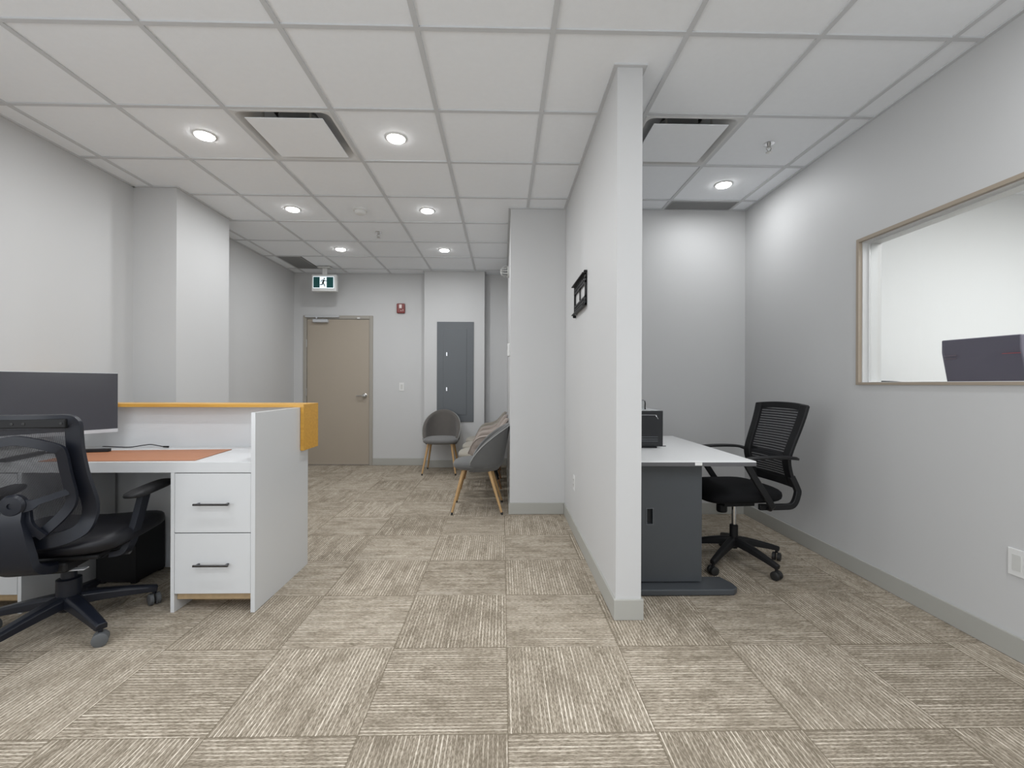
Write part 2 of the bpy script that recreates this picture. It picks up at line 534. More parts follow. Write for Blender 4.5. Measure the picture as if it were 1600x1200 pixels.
g.box(DX0 + 0.02, DX1 - 0.02, WB, WB + 0.15, DZ - 0.02, CE + 0.16)
struct(g.build('wall_back', 'wall'))
struct(bx('wall_column_back', 'wall', -1.10, -0.255, 6.38, WB + 0.05, 0, CE + 0.03))
struct(bx('wall_pillar', 'wall', 0.07, 0.6, 4.083, WB + 0.05, 0, CE + 0.03))
struct(bx('wall_partition', 'wall', 0.568, 0.695, 2.245, 4.2, 0, CE + 0.03))
struct(bx('wall_alcove', 'wall', 0.60, XR + 0.2, 4.07, 4.22, 0, CE + 0.16))
WY0, WY1, WZ0, WZ1 = 0.95, 2.755, 1.187, 2.062
WT = 0.125
g = G()
g.box(XR, XR + WT, YF, WY0, 0, CE + 0.16)
g.box(XR, XR + WT, WY1, 5.4, 0, CE + 0.16)
g.box(XR, XR + WT, WY0, WY1, 0, WZ0)
g.box(XR, XR + WT, WY0, WY1, WZ1, CE + 0.16)
struct(g.build('wall_right', 'wall'))
g = G()
fx0, fx1, fz0, fz1 = -2.7, 1.9, 0.35, 2.5
g.box(XL - 0.15, fx0, YF - 0.15, YF, 0, CE + 0.16); g.box(fx1, 5.5, YF - 0.15, YF, 0, CE + 0.16)
g.box(fx0, fx1, YF - 0.15, YF, 0, fz0); g.box(fx0, fx1, YF - 0.15, YF, fz1, CE + 0.16)
struct(g.build('wall_front', 'wall'))
g = G()
for k in range(5):
    x = fx0 + (fx1 - fx0) * k / 4
    g.box(x - 0.025, x + 0.025, YF - 0.12, YF - 0.06, fz0, fz1)
g.box(fx0, fx1, YF - 0.12, YF - 0.06, fz0, fz0 + 0.05); g.box(fx0, fx1, YF - 0.12, YF - 0.06, fz1 - 0.05, fz1)
struct(g.build('assumed_shopfront_window', 'mullion'))  # bars of the assumed shopfront, out of view

# meeting room behind the right-hand window
struct(bx('wall_meeting_room_far', 'wall_meet', 5.0, 5.15, YF, 5.4, 0, CE + 0.16))
struct(bx('wall_meeting_room_back', 'wall_meet', XR + WT, 5.15, 3.65, 3.8, 0, CE + 0.16))
struct(bx('ceiling_meeting_room', 'tile', XR + WT, 5.0, YF, 5.3, CE, CE + 0.02))
for k, (x, y) in enumerate([(3.2, 0.6), (3.2, 2.0), (4.3, 0.6), (4.3, 2.0)]):
    area_light('meeting_room_fill_lamp', (x, y, CE - 0.03), (0, 0, 0), 0.9, 0.9, MEET_W, (0.98, 0.99, 1.0), 'DISK')  # added wide discs without fittings, out of view

# rubber base boards (0.1 m high, 1 cm proud)
BH, BT = 0.102, 0.011
def base(side, x0, x1, y0, y1):
    o = bx('baseboard_' + side, 'trimgrey', x0, x1, y0, y1, 0, BH)
    b = o.modifiers.new('b', 'BEVEL'); b.width = 0.003; b.segments = 2
    struct(o)
base('left', XL, XL + BT, YF, 3.725)
base('column_left', XL, -2.645 + BT, 3.725 - BT, 4.43 + BT)
base('left_far', XL, XL + BT, 4.43 + BT, WB)
base('back', DX1 + 0.001, -1.10 - BT, WB - BT, WB)
base('back_left', XL + BT, DX0 - 0.001, WB - BT, WB)
base('column_back', -1.10 - BT, -0.255 + BT, 6.38 - BT, WB - 0.001)
base('back_right', -0.255 + BT, 0.07 - BT, WB - BT, WB)
base('pillar', 0.07 - BT, 0.568 - BT, 4.083 - BT, 4.30)
base('pillar_side', 0.07 - BT, 0.07, 4.30, WB - BT)
base('partition', 0.568 - BT, 0.695 + BT, 2.245 - BT, 4.083 - BT)
base('alcove', 0.695 + BT, XR - BT, 4.07 - BT, 4.07)
base('right', XR - BT, XR, YF, 4.07)

# perimeter wall angle of the ceiling
g = G()
a, zt = 0.02, CE + 0.006
zb = CE - 0.002
g.box(XL, XL + a, YF, 3.725, zb, zt); g.box(XL, -2.645 + a, 3.725 - a, 3.725, zb, zt)
g.box(-2.645, -2.645 + a, 3.725, 4.43, zb, zt); g.box(XL, -2.645 + a, 4.43, 4.43 + a, zb, zt)
g.box(XL, XL + a, 4.43 + a, WB, zb, zt); g.box(XL, -1.10, WB - a, WB, zb, zt)
g.box(-1.10 - a, -0.255 + a, 6.38 - a, 6.38, zb, zt); g.box(-1.10 - a, -1.10, 6.38, WB, zb, zt); g.box(-0.255, -0.255 + a, 6.38, WB, zb, zt)
g.box(-0.235, 0.07, WB - a, WB, zb, zt); g.box(0.07 - a, 0.07, 4.083, WB, zb, zt)
g.box(0.07 - a, 0.568, 4.083 - a, 4.083, zb, zt); g.box(0.568 - a, 0.568, 2.245, 4.083 - a, zb, zt)
g.box(0.568 - a, 0.695 + a, 2.245 - a, 2.245, zb, zt); g.box(0.695, 0.695 + a, 2.245, 4.07 - a, zb, zt)
g.box(0.695, XR, 4.07 - a, 4.07, zb, zt); g.box(XR - a, XR, YF, 4.07 - a, zb, zt)
g.build('wall_angle_trim', 'tbar', ceiling)

# ------------------------------------------------------------------ door
door = thing('door_1', None, None, ((DX0 + DX1) / 2, WB, 0)); struct(door)
dw = (DX1 - DX0) / 2
g = G()
FWD = 0.048
g.box(-dw, -dw + FWD, -0.015, 0.12, 0, DZ); g.box(dw - FWD, dw, -0.015, 0.12, 0, DZ)
g.box(-dw + FWD, dw - FWD, -0.015, 0.12, DZ - FWD, DZ)
g.build('door_frame', 'doorframe', door, bevel=0.003)
leaf = bx('door_leaf', 'door', -dw + FWD + 0.004, dw - FWD - 0.004, 0.0, 0.045, 0.012, DZ - FWD - 0.005, door, 0.002)
bx('threshold', 'chrome', -dw + FWD, dw - FWD, -0.02, 0.11, 0, 0.010, door)
for z in (1.75, 1.05, 0.25):
    G().lathe([(0.009, z - 0.055), (0.009, z + 0.055)], (-dw + FWD - 0.001, -0.012, 0), 10).build('hinge', 'steel', door, smooth='auto')
# lever handle
hx = dw - FWD - 0.065
g = G()
g.lathe([(0.033, 0.0), (0.033, -0.008), (0.02, -0.016), (0.013, -0.018), (0.013, -0.05)], (hx, 0, 1.0), 20, 'Y')
g.tube(smooth_path([(hx, -0.05, 1.0), (hx - 0.05, -0.052, 1.0), (hx - 0.11, -0.045, 0.998)], 4), 0.010, 10)
g.lathe([(0.024, -0.03), (0.030, -0.04), (0.022, -0.058), (0.004, -0.062)], (hx, 0, 1.0), 20, 'Y')
g.build('door_handle', 'steel', door, smooth='auto')
# closer
g = G(); g.box(-0.345, -0.135, -0.06, 0.0, 2.045, 2.088)
cl = g.build('door_closer', M['silver'], door, bevel=0.004)
g = G()
g.tube([(-0.29, -0.055, 2.095), (-0.29, -0.055, 2.118)], 0.012, 10)
g.box(-0.46, 0.02, -0.045, -0.018, 2.118, 2.140)
g.build('closer_arm', M['silver'], cl)
bx('door_contact', 'white_plastic', 0.275, 0.315, -0.03, -0.0155, 2.10, 2.122, door, 0.003)

# ------------------------------------------------------------------ window into the meeting room
win = thing('window_1', None, None, (XR, 0, 0)); struct(win)
g = G()
t, pr = 0.024, 0.010
g.box(-pr, 0.0, WY1, WY1 + 0.012, WZ0 - 0.012, WZ1 + 0.012); g.box(-pr, 0.0, WY0 - 0.012, WY0, WZ0 - 0.012, WZ1 + 0.012)
g.box(-pr, 0.0, WY0, WY1, WZ1, WZ1 + 0.012); g.box(-pr, 0.0, WY0, WY1, WZ0 - 0.012, WZ0)
g.box(-pr, 0.012, WY1 - 0.008, WY1, WZ0, WZ1); g.box(-pr, 0.012, WY0, WY0 + 0.008, WZ0, WZ1)
g.box(-pr, 0.012, WY0 + 0.008, WY1 - 0.008, WZ1 - 0.008, WZ1); g.box(-pr, 0.012, WY0 + 0.008, WY1 - 0.008, WZ0, WZ0 + 0.002)
g.build('window_trim', 'frame_brown', win)
g = G()
for (a0, a1, dd) in ((0.012, WT + 0.005, 0.014), (0.045, 0.053, 0.020)):
    g.box(a0, a1, WY1 - dd, WY1 - 0.001, WZ0 + 0.001, WZ1 - 0.001); g.box(a0, a1, WY0 + 0.001, WY0 + dd, WZ0 + 0.001, WZ1 - 0.001)
    g.box(a0, a1, WY0 + dd, WY1 - dd, WZ1 - dd, WZ1 - 0.001); g.box(a0, a1, WY0 + dd, WY1 - dd, WZ0 + 0.001, WZ0 + dd * 0.3)
g.build('window_frame', 'frame_alu', win)
bx('glass_pane', 'glass', 0.053, 0.059, WY0 + 0.015, WY1 - 0.015, WZ0 + 0.01, WZ1 - 0.015, win)

# ------------------------------------------------------------------ ceiling fixtures
def downlight():
    t_ = thing('recessed_downlight', 'x', 'ceiling light', (0, 0, CE), group='round recessed downlights in the ceiling tiles')
    G().lathe([(0.052, -0.004), (0.058, -0.007), (0.068, -0.004), (0.070, 0.006), (0.052, 0.006)], n=36, cap=False).build('trim_ring', 'white_plastic', t_, smooth=True)
    G().lathe([(0.0555, 0.004), (0.0555, -0.0085), (0.049, -0.014), (0.030, -0.0175), (0.002, -0.0185)], n=36).build('led_diffuser', 'led', t_, smooth=True)
    return t_
DL = [(-1.913, 2.941, 'lit round downlight in the front tile row, left of the left square air diffuser'),
      (-0.693, 2.941, 'lit round downlight in the front tile row, right of the left square air diffuser'),
      (-1.913, 4.161, 'lit round downlight left of the smoke detector, in the middle tile row'),
      (-0.693, 4.161, 'lit round downlight right of the smoke detector, in the middle tile row'),
      (-1.913, 5.381, 'lit round downlight nearest the exit sign, in the far tile row'),
      (-0.693, 5.381, 'lit round downlight nearest the back column with the grey electrical panel'),
      (1.747, 3.551, 'lit round downlight in the right-hand office in front of the ceiling return grille')]
base_dl = downlight()
for k, (x, y, lab) in enumerate(DL):
    if k == 0:
        base_dl.location = (x, y, CE + 0.006); base_dl['label'] = lab
    else:
        dup(base_dl, lab, (x, y, CE + 0.006))
    area_light('downlight_and_fill_lamp', (x, y, CE - 0.022), (0, 0, 0), 0.09, 0.09, LAMP_W * (0.66 if x > 1 else 1.0), (0.955, 0.98, 1.0), 'DISK')
# added lamps without fittings, unseen behind the camera; right-hand ones fill the office
for (x, y) in [(-1.913, 1.721), (-0.693, 1.721), (-1.913, 0.501), (-0.693, 0.501), (1.137, -0.1), (1.747, 1.111), (1.747, 0.501), (1.137, -0.719), (-0.693, -0.719)]:
    area_light('downlight_and_fill_lamp', (x, y, CE - 0.022), (0, 0, 0), 0.09, 0.09, LAMP_W * (1.1 if x > 1 else 1.0), (0.955, 0.98, 1.0), 'DISK')

def rrect(hw, r, z, n=6):
    pts = []
    for cx_, cy_, a0 in ((hw - r, hw - r, 0), (-hw + r, hw - r, PI / 2), (-hw + r, -hw + r, PI), (hw - r, -hw + r, 3 * PI / 2)):
        for k in range(n + 1):
            a = a0 + PI / 2 * k / n
            pts.append((cx_ + r * math.cos(a), cy_ + r * math.sin(a), z))
    return pts
def diffuser(lab):
    t_ = thing('square_air_diffuser', lab, 'air diffuser', (0, 0, CE), group='square plaque air diffusers in the ceiling')
    g = G()
    g.rings([rrect(0.293, 0.004, 0.0), rrect(0.293, 0.004, -0.003), rrect(0.279, 0.05, -0.004), rrect(0.272, 0.06, 0.006),
             rrect(0.25, 0.07, 0.04), rrect(0.20, 0.07, 0.075), rrect(0.13, 0.06, 0.105)], cap=False)
    g.build('diffuser_frame', 'recess', t_, smooth='auto', ang=0.7)
    G().lathe([(0.13, 0.105), (0.13, 0.14)], n=24).build('duct_neck', 'vent_grey', t_)
    bx('plaque', 'tile', -0.229, 0.229, -0.229, 0.229, -0.012, -0.007, t_, 0.001)
    for sx in (-0.14, 0.14):
        for sy in (-0.19, 0.19):
            G().tube([(sx, sy, -0.008), (sx, sy, 0.07)], 0.007, 8).build('stud', 'steel', t_)
    return t_
d1 = diffuser('square white air diffuser between the two nearest downlights of the waiting area')
d1.location = (GX0 + GS * -2.5, GY0 + GS * 0.5, CE)
dup(d1, 'square white air diffuser partly hidden behind the partition end, beside the sprinkler', (GX0 + GS * 1.5, GY0 + GS * 0.5, CE))
# frames must close the bay
def grille(lab, x0, x1, y0, y1, n, along):
    cx_, cy_ = (x0 + x1) / 2, (y0 + y1) / 2
    hx_, hy_ = (x1 - x0) / 2, (y1 - y0) / 2
    t_ = thing('return_air_grille', lab, 'vent', (cx_, cy_, CE))
    g = G(); b_ = 0.012
    g.box(-hx_, hx_, -hy_, -hy_ + b_, -0.004, 0.008); g.box(-hx_, hx_, hy_ - b_, hy_, -0.004, 0.008)
    g.box(-hx_, -hx_ + b_, -hy_ + b_, hy_ - b_, -0.004, 0.008); g.box(hx_ - b_, hx_, -hy_ + b_, hy_ - b_, -0.004, 0.008)
    g.build('grille_frame', 'vent_grey', t_)
    bx('duct_backing', 'vent_dark', -hx_, hx_, -hy_, hy_, 0.035, 0.04, t_)
    g = G()
    for k in range(n):
        if along == 'X':
            y = -hy_ + b_ + (2 * hy_ - 2 * b_) * (k + 0.5) / n
            g.box(-hx_ + b_, hx_ - b_, y - 0.0022, y + 0.0022, 0.0, 0.016)
        else:
            x = -hx_ + b_ + (2 * hx_ - 2 * b_) * (k + 0.5) / n
            g.box(x - 0.0022, x + 0.0022, -hy_ + b_, hy_ - b_, 0.0, 0.016)
    g.build('louvre_slats', 'vent_grey', t_)
grille('grey slatted return grille in the ceiling by the back wall of the right-hand office', 1.454, 2.04, 3.868, 4.05, 14, 'X')
grille('narrow grey slatted return grille in the ceiling left of the exit sign', -2.816, -2.535, 5.698, 6.284, 22, 'Y')

def sprinkler(lab, x, y):
    t_ = thing('fire_sprinkler', lab, 'sprinkler', (x, y, CE + 0.006), group='ceiling sprinklers')
    G().lathe([(0.036, 0.0), (0.036, -0.003), (0.026, -0.006), (0.012, -0.004)], n=24, cap=False).build('escutcheon', 'chrome', t_, smooth='auto')
    g = G(); g.lathe([(0.011, 0.0), (0.011, -0.02), (0.007, -0.022), (0.007, -0.03)], n=12)
    g.tube(smooth_path([(0.008, 0, -0.022), (0.016, 0, -0.035), (0.003, 0, -0.055)], 4), 0.003, 6, up=(0, 1, 0))
    g.tube(smooth_path([(-0.008, 0, -0.022), (-0.016, 0, -0.035), (-0.003, 0, -0.055)], 4), 0.003, 6, up=(0, 1, 0))
    g.build('sprinkler_body', 'steel', t_, smooth='auto')
    g = G(); g.lathe([(0.004, -0.050), (0.004, -0.057), (0.019, -0.058), (0.019, -0.060), (0.003, -0.062)], n=16)
    g.build('deflector', 'steel', t_, smooth='auto')
sprinkler('chrome fire sprinkler in the ceiling of the right-hand office beside the air diffuser', 1.747, 2.941)
sprinkler('chrome fire sprinkler in the waiting area ceiling just behind the smoke detector', -1.303, 4.771)

t_ = thing('smoke_detector', 'round white smoke detector on the waiting area ceiling between two downlights', 'smoke detector', (-1.303, 4.161, CE + 0.006))
G().lathe([(0.062, 0.0), (0.062, -0.012), (0.055, -0.016)], n=32).build('mounting_plate', 'white_plastic', t_, smooth='auto')
G().lathe([(0.050, -0.014), (0.050, -0.03), (0.040, -0.042), (0.022, -0.047), (0.001, -0.047)], n=32).build('sensor_head', 'white_plastic', t_, smooth='auto')

# ------------------------------------------------------------------ exit sign
t_ = thing('exit_sign', 'lit green running man exit sign hanging from the ceiling above the door', 'exit sign', (-2.415, 6.20, CE))
g = G(); g.box(-0.085, 0.085, -0.05, 0.05, -0.022, 0.0)
g.build('canopy', 'offwhite_plastic', t_, bevel=0.004)
g = G(); g.box(-0.165, 0.165, -0.035, 0.035, -0.335, -0.110)
g.box(-0.03, 0.03, -0.02, 0.02, -0.11, -0.02)
hs = g.build('sign_housing', 'white_plastic', t_, bevel=0.006)
zc = -0.216
f_ = bx('sign_face', 'green_sign', -0.140, 0.128, -0.0385, -0.0355, zc - 0.072, zc + 0.072, t_)
g = G(); yb = -0.0395
g.box(-0.145, 0.133, yb, -0.0355, zc + 0.072, zc + 0.078); g.box(-0.145, 0.133, yb, -0.0355, zc - 0.078, zc - 0.072)
g.box(-0.145, -0.140, yb, -0.0355, zc - 0.072, zc + 0.072); g.box(0.128, 0.133, yb, -0.0355, zc - 0.072, zc + 0.072)
g.box(-0.055, 0.037, yb, -0.0355, zc - 0.072, zc + 0.072)
g.build('lit_doorway', 'sign_white', f_)
g = G()
ym = -0.0405
def limb(a, b, w_):
    d = Vector((b[0] - a[0], b[1] - a[1])); n = Vector((-d.y, d.x)).normalized() * w_ * 0.62
    g.prism([(a[0] + n.x, zc + a[1] + n.y), (a[0] - n.x, zc + a[1] - n.y), (b[0] - n.x, zc + b[1] - n.y), (b[0] + n.x, zc + b[1] + n.y)], ym, -0.0385, 'Y')
g.prism([(0.006 + 0.010 * math.cos(a * PI / 6), zc + 0.049 + 0.010 * math.sin(a * PI / 6)) for a in range(12)], ym, -0.0385, 'Y')
limb((0.002, 0.034), (-0.012, -0.006), 0.018)
limb((0.0, 0.030), (-0.026, 0.028), 0.008); limb((-0.024, 0.030), (-0.040, 0.008), 0.007)
limb((0.002, 0.030), (0.020, 0.018), 0.008); limb((0.018, 0.019), (0.040, 0.018), 0.007)
limb((-0.010, -0.004), (0.004, -0.030), 0.011); limb((0.003, -0.026), (0.014, -0.056), 0.009)
limb((-0.014, -0.004), (-0.022, -0.034), 0.011); limb((-0.020, -0.032), (-0.052, -0.033), 0.009)
g.build('running_figure', 'sign_black', f_)

# ------------------------------------------------------------------ wall fittings
t_ = thing('fire_alarm_strobe', 'small red fire alarm strobe on the back wall right of the door', 'fire alarm', (-1.462, WB, 2.255))
g = G(); g.box(-0.058, 0.058, -0.035, 0.0, -0.07, 0.07)
g.build('alarm_housing', 'red', t_, bevel=0.012)
G().box(-0.022, 0.022, -0.05, -0.034, -0.005, 0.055).build('strobe_lens', 'clear_dome', t_, bevel=0.008)
bx('indicator', 'clear_dome', 0.0, 0.012, -0.038, -0.034, -0.04, -0.03, t_)
bx('indicator', 'clear_dome', 0.03, 0.038, -0.038, -0.034, -0.036, -0.018, t_)

t_ = thing('light_switch', 'white light switch plate on the back wall between door and column', 'light switch', (-1.45, WB, 1.13))
bx('switch_plate', 'white_plastic', -0.036, 0.036, -0.006, 0, -0.06, 0.06, t_, 0.002)
bx('rocker', 'offwhite_plastic', -0.016, 0.016, -0.009, -0.006, -0.033, 0.033, t_, 0.002)

t_ = thing('electrical_panel', 'tall dark grey electrical breaker panel on the back column behind the corner chair', 'electrical panel', (-0.6625, 6.379, 0))
bx('panel_cover', 'epanel', -0.2575, 0.2575, -0.012, 0.0, 0.642, 2.045, t_, 0.003)
pd = bx('panel_door', 'epanel', -0.168, 0.160, -0.018, -0.012, 0.74, 1.945, t_, 0.003)
for z in (1.59, 1.10):
    bx('latch', 'chrome', -0.128, -0.108, -0.026, -0.018, z - 0.028, z + 0.028, pd, 0.003)

t_ = thing('emergency_light', 'clear caged emergency lamp high on the side of the white pillar', 'emergency light', (0.07, 4.95, 2.40))
G().lathe([(0.062, 0.0), (0.062, -0.02)], n=24, axis='X').build('lamp_base', 'offwhite_plastic', t_)
G().lathe([(0.058, -0.02), (0.060, -0.045), (0.045, -0.075), (0.02, -0.088), (0.002, -0.09)], n=24, axis='X').build('lamp_lens', 'glass', t_, smooth=True)
g = G()
for k in range(6):
    a = PI * k / 6
    pts = [(-(0.02 + 0.074 * math.sin(b * PI / 12)), 0.062 * math.cos(b * PI / 12) * math.cos(a), 0.062 * math.cos(b * PI / 12) * math.sin(a)) for b in range(13)]
    g.tube(pts, 0.0035, 6, up=(0, math.sin(a), -math.cos(a)) if k else (0, 0, 1))
g.build('wire_guard', 'offwhite_plastic', t_)

t_ = thing('thermostat', 'small white thermostat on the side of the pillar above the row of chairs', 'thermostat', (0.07, 4.35, 1.50))
bx('thermostat_body', 'white_plastic', -0.022, 0, -0.045, 0.045, -0.06, 0.06, t_, 0.004)
bx('thermostat_display', 'vent_grey', -0.0235, -0.022, -0.028, 0.028, 0.0, 0.035, t_)

def outlet(lab, loc, rz, wide):
    t_ = thing('wall_outlet', lab, 'power outlet', loc, rz)
    hw = 0.058 if wide else 0.036
    bx('cover_plate', 'white_plastic', -hw, hw, -0.006, 0, -0.058, 0.058, t_, 0.002)
    cx0 = 0.023 if wide else 0.0
    bx('receptacle', 'offwhite_plastic', cx0 - 0.017, cx0 + 0.017, -0.008, -0.006, -0.034, 0.034, t_, 0.001)
    for dz in (0.019, -0.019):
        g = G()
        g.box(cx0 - 0.009, cx0 - 0.006, -0.0086, -0.008, dz, dz + 0.009); g.box(cx0 + 0.006, cx0 + 0.009, -0.0086, -0.008, dz, dz + 0.009)
        g.lathe([(0.0025, -0.008), (0.0025, -0.0086)], (cx0, 0, dz - 0.006), 8, 'Y')
        g.build('socket_slots', 'shadow_gap', t_)
    if wide:
        bx('blank_insert', 'offwhite_plastic', -0.040, -0.006, -0.0075, -0.006, -0.034, 0.034, t_)
outlet('white wall outlet low on the left face of the partition', (0.568, 3.54, 0.40), -PI / 2, False)
outlet('white wall outlet low on the right wall below the window', (XR, 1.864, 0.415), -PI / 2 + PI, True)
bpy.data.objects['wall_outlet.001'].rotation_euler = (0, 0, -PI / 2)

# TV bracket on the partition: plate lies in the local XZ plane, facing -Y
t_ = thing('tv_wall_bracket', 'black metal screen mounting bracket on the left face of the partition', 'wall bracket', (0.568, 3.27, 1.815), -PI / 2)
L2, Hh = 0.24, 0.105
for s_ in (1, -1):
    g = G()
    z0 = s_ * (Hh - 0.03)
    for (za, zb2) in ((-0.030, -0.018), (-0.002, 0.006), (0.022, 0.034)):
        g.box(-L2, L2, -0.014, -0.004, z0 + za, z0 + zb2)
    for k in range(13):
        x = -L2 + 0.01 + (2 * L2 - 0.02) * k / 12
        g.box(x - 0.008, x + 0.008, -0.013, -0.005, z0 - 0.02, z0 + 0.025)
    g.box(-L2, L2, -0.034, -0.012, s_ * (Hh + 0.004) - 0.003, s_ * (Hh + 0.004) + 0.003)
    g.build('slotted_rail', 'black', t_)
for s_ in (1, -1):
    pts = [(s_ * (L2 - 0.035), -Hh), (s_ * (L2 - 0.03), -Hh * 0.5), (s_ * (L2 - 0.022), 0), (s_ * (L2 - 0.03), Hh * 0.5), (s_ * (L2 - 0.035), Hh), (s_ * L2, Hh), (s_ * L2, -Hh)]
    G().prism(pts, -0.014, -0.004, 'Y').build('side_plate', 'black', t_)
bx('centre_strut', 'black', -0.006, 0.006, -0.012, -0.004, -Hh, Hh, t_)
for s_ in (1, -1):
    G().lathe([(0.011, 0.0), (0.011, -0.02), (0.004, -0.024)], (-s_ * (L2 - 0.01), 0, -s_ * (Hh + 0.014)), 12, 'Y').build('bolt', 'black', t_)

# ------------------------------------------------------------------ reception desk
DXR, DY0, DY1 = -1.262, 2.347, 2.97
DXL = -2.96
t_ = thing('reception_desk', 'white reception desk with drawers and a honey wood transaction counter', 'desk', (DXR, DY0, 0))
def dk(name, m, x0, x1, y0, y1, z0, z1, bevel=0.0012, par=None):
    return bx(name, m, x0 - DXR, x1 - DXR, y0 - DY0, y1 - DY0, z0, z1, par or t_, bevel)
WTZ0, WTZ1 = 0.714, 0.768
dk('end_panel', 'white_lam', DXR - 0.022, DXR, DY0 - 0.006, DY1, 0, 1.022)
dk('worktop', 'white_lam', DXL, DXR - 0.022, DY0 - 0.003, 2.925, WTZ0, WTZ1)
dk('front_board', 'white_lam', DXL, DXR - 0.022, 2.925, DY1, 0.0, 1.022)
dk('seam_strip', 'shadow_gap', -2.471, -2.466, 2.922, 2.926, 0.0, 0.714, 0)
# wooden counter with a waterfall end
g = G()
cz0, cz1 = 1.022, 1.042
g.prism([(DXL - DXR, cz0), (DXL - DXR, cz1), (0.022, cz1), (0.022, 0.752), (0.002, 0.752), (0.002, cz0)], 2.852 - DY0, 3.075 - DY0, 'Y')
g.build('transaction_counter', 'oak', t_, bevel=0.0012)
PX0 = -1.690
dk('pedestal_side', 'white_lam', PX0, PX0 + 0.019, DY0 - 0.003, 2.90, 0, WTZ0)
PXi0, PXi1 = PX0 + 0.021, DXR - 0.024
def drawer(x0, x1, z0, z1, kick=False):
    d_ = dk('drawer', 'white_lam', x0, x1, DY0 - 0.003, DY0 + 0.016, z0, z1)
    cx_ = (x0 + x1) / 2 - DXR + 0.005
    cz_ = (z0 + z1) / 2 - 0.002
    if z1 - z0 > 0.31 and z0 < 0.2: cz_ = z1 - 0.15
    g = G()
    g.box(cx_ - 0.088, cx_ + 0.088, -0.034, -0.025, cz_ - 0.005, cz_ + 0.005)
    g.box(cx_ - 0.078, cx_ - 0.068, -0.026, -0.003, cz_ - 0.004, cz_ + 0.004); g.box(cx_ + 0.068, cx_ + 0.078, -0.026, -0.003, cz_ - 0.004, cz_ + 0.004)
    g.build('bar_handle', 'dark_chrome', d_, bevel=0.001)
drawer(PXi0, PXi1, 0.408, 0.710)
drawer(PXi0, PXi1, 0.096, 0.403)
dk('cabinet_floor', 'ply', PXi0, PXi1, DY0 + 0.018, 2.88, 0.060, 0.094, 0)
dk('toe_kick', 'ply', PXi0, PXi1, DY0 + 0.135, DY0 + 0.150, 0.0, 0.060, 0)
dk('carcass_back', 'white_lam', PXi0, PXi1, 2.88, 2.90, 0.0, WTZ0)
# left pedestal
LX = -2.452
dk('pedestal_side', 'white_lam', LX, LX + 0.019, DY0 - 0.003, 2.90, 0, WTZ0)
drawer(DXL + 0.02, LX - 0.002, 0.408, 0.710)
drawer(DXL + 0.02, LX - 0.002, 0.096, 0.403)
dk('cabinet_floor', 'ply', DXL + 0.02, LX - 0.002, DY0 + 0.018, 2.88, 0.060, 0.094, 0)
dk('toe_kick', 'ply', DXL + 0.02, LX - 0.002, DY0 + 0.135, DY0 + 0.15, 0.0, 0.060, 0)
dk('end_panel', 'white_lam', DXL - 0.005, DXL + 0.018, DY0 - 0.003, 2.925, 0, WTZ0)

# orange leather desk mat
g = G()
g.prism([(-2.36, 2.352), (-1.594, 2.385), (-1.641, 2.785), (-2.414, 2.725)], WTZ1 + 0.0005, WTZ1 + 0.0035, 'Z')
tag(g.build('desk_mat', 'orange_mat', bevel=0.001), 'tan orange leather desk mat lying on the white reception worktop', 'desk mat')

# ------------------------------------------------------------------ monitor on the reception desk
mr = Vector((-2.362, 2.832)); ml = Vector((-2.625, 2.375))
ang = math.atan2((mr - ml).y, (mr - ml).x)
mc = mr - (mr - ml).normalized() * 0.305
t_ = thing('computer_monitor', 'wide black computer monitor turned off on the reception worktop', 'monitor', (mc.x, mc.y, WTZ1 + 0.0036), ang)
z0 = 0.868 - WTZ1; z1 = 1.227 - WTZ1
g = G(); g.box(-0.305, 0.305, 0.0, 0.018, z0, z1); g.box(-0.2, 0.2, 0.018, 0.045, z0 + 0.04, z1 - 0.08)
g.build('monitor_housing', 'silver', t_, bevel=0.002)
bx('screen', 'screen', -0.3035, 0.3035, -0.0015, 0.0, z0 + 0.021, z1 - 0.002, t_)
g = G(); g.box(-0.305, 0.305, -0.003, 0.0, z0, z0 + 0.020); g.build('lower_bezel', 'silver', t_, bevel=0.001)
g = G(); g.box(-0.03, 0.03, 0.045, 0.065, 0.01, z0 + 0.14)
g.build('stand_neck', 'silver', t_, bevel=0.003)
g = G()
for s_ in (1, -1):
    g.sweep([(s_ * 0.01, 0.06, 0.010), (s_ * 0.13, -0.06, 0.010), (s_ * 0.215, -0.145, 0.009)], [(-0.016, -0.009), (0.016, -0.009), (0.016, 0.009), (-0.016, 0.009)])
g.build('stand_foot', 'black', t_, bevel=0.003)

pts = smooth_path([(-2.50, 2.885, 0.0), (-2.46, 2.86, 0.004), (-2.39, 2.865, 0.0), (-2.31, 2.86, 0.0), (-2.24, 2.865, 0.010), (-2.19, 2.865, 0.016), (-2.15, 2.865, 0.010), (-2.115, 2.87, 0.002)], 6)
cb = thing('power_cable', 'thin black cable with a plug lying along the back of the white worktop', 'cable', (0, 0, WTZ1 + 0.0045))
G().tube(pts, 0.0028, 8).build('cord', 'black', cb, smooth=True)
G().tube([pts[-1], pts[-1] + Vector((0.03, 0.004, -0.001))], 0.0045, 8, 0.0055).build('plug', 'black', cb, smooth='auto')

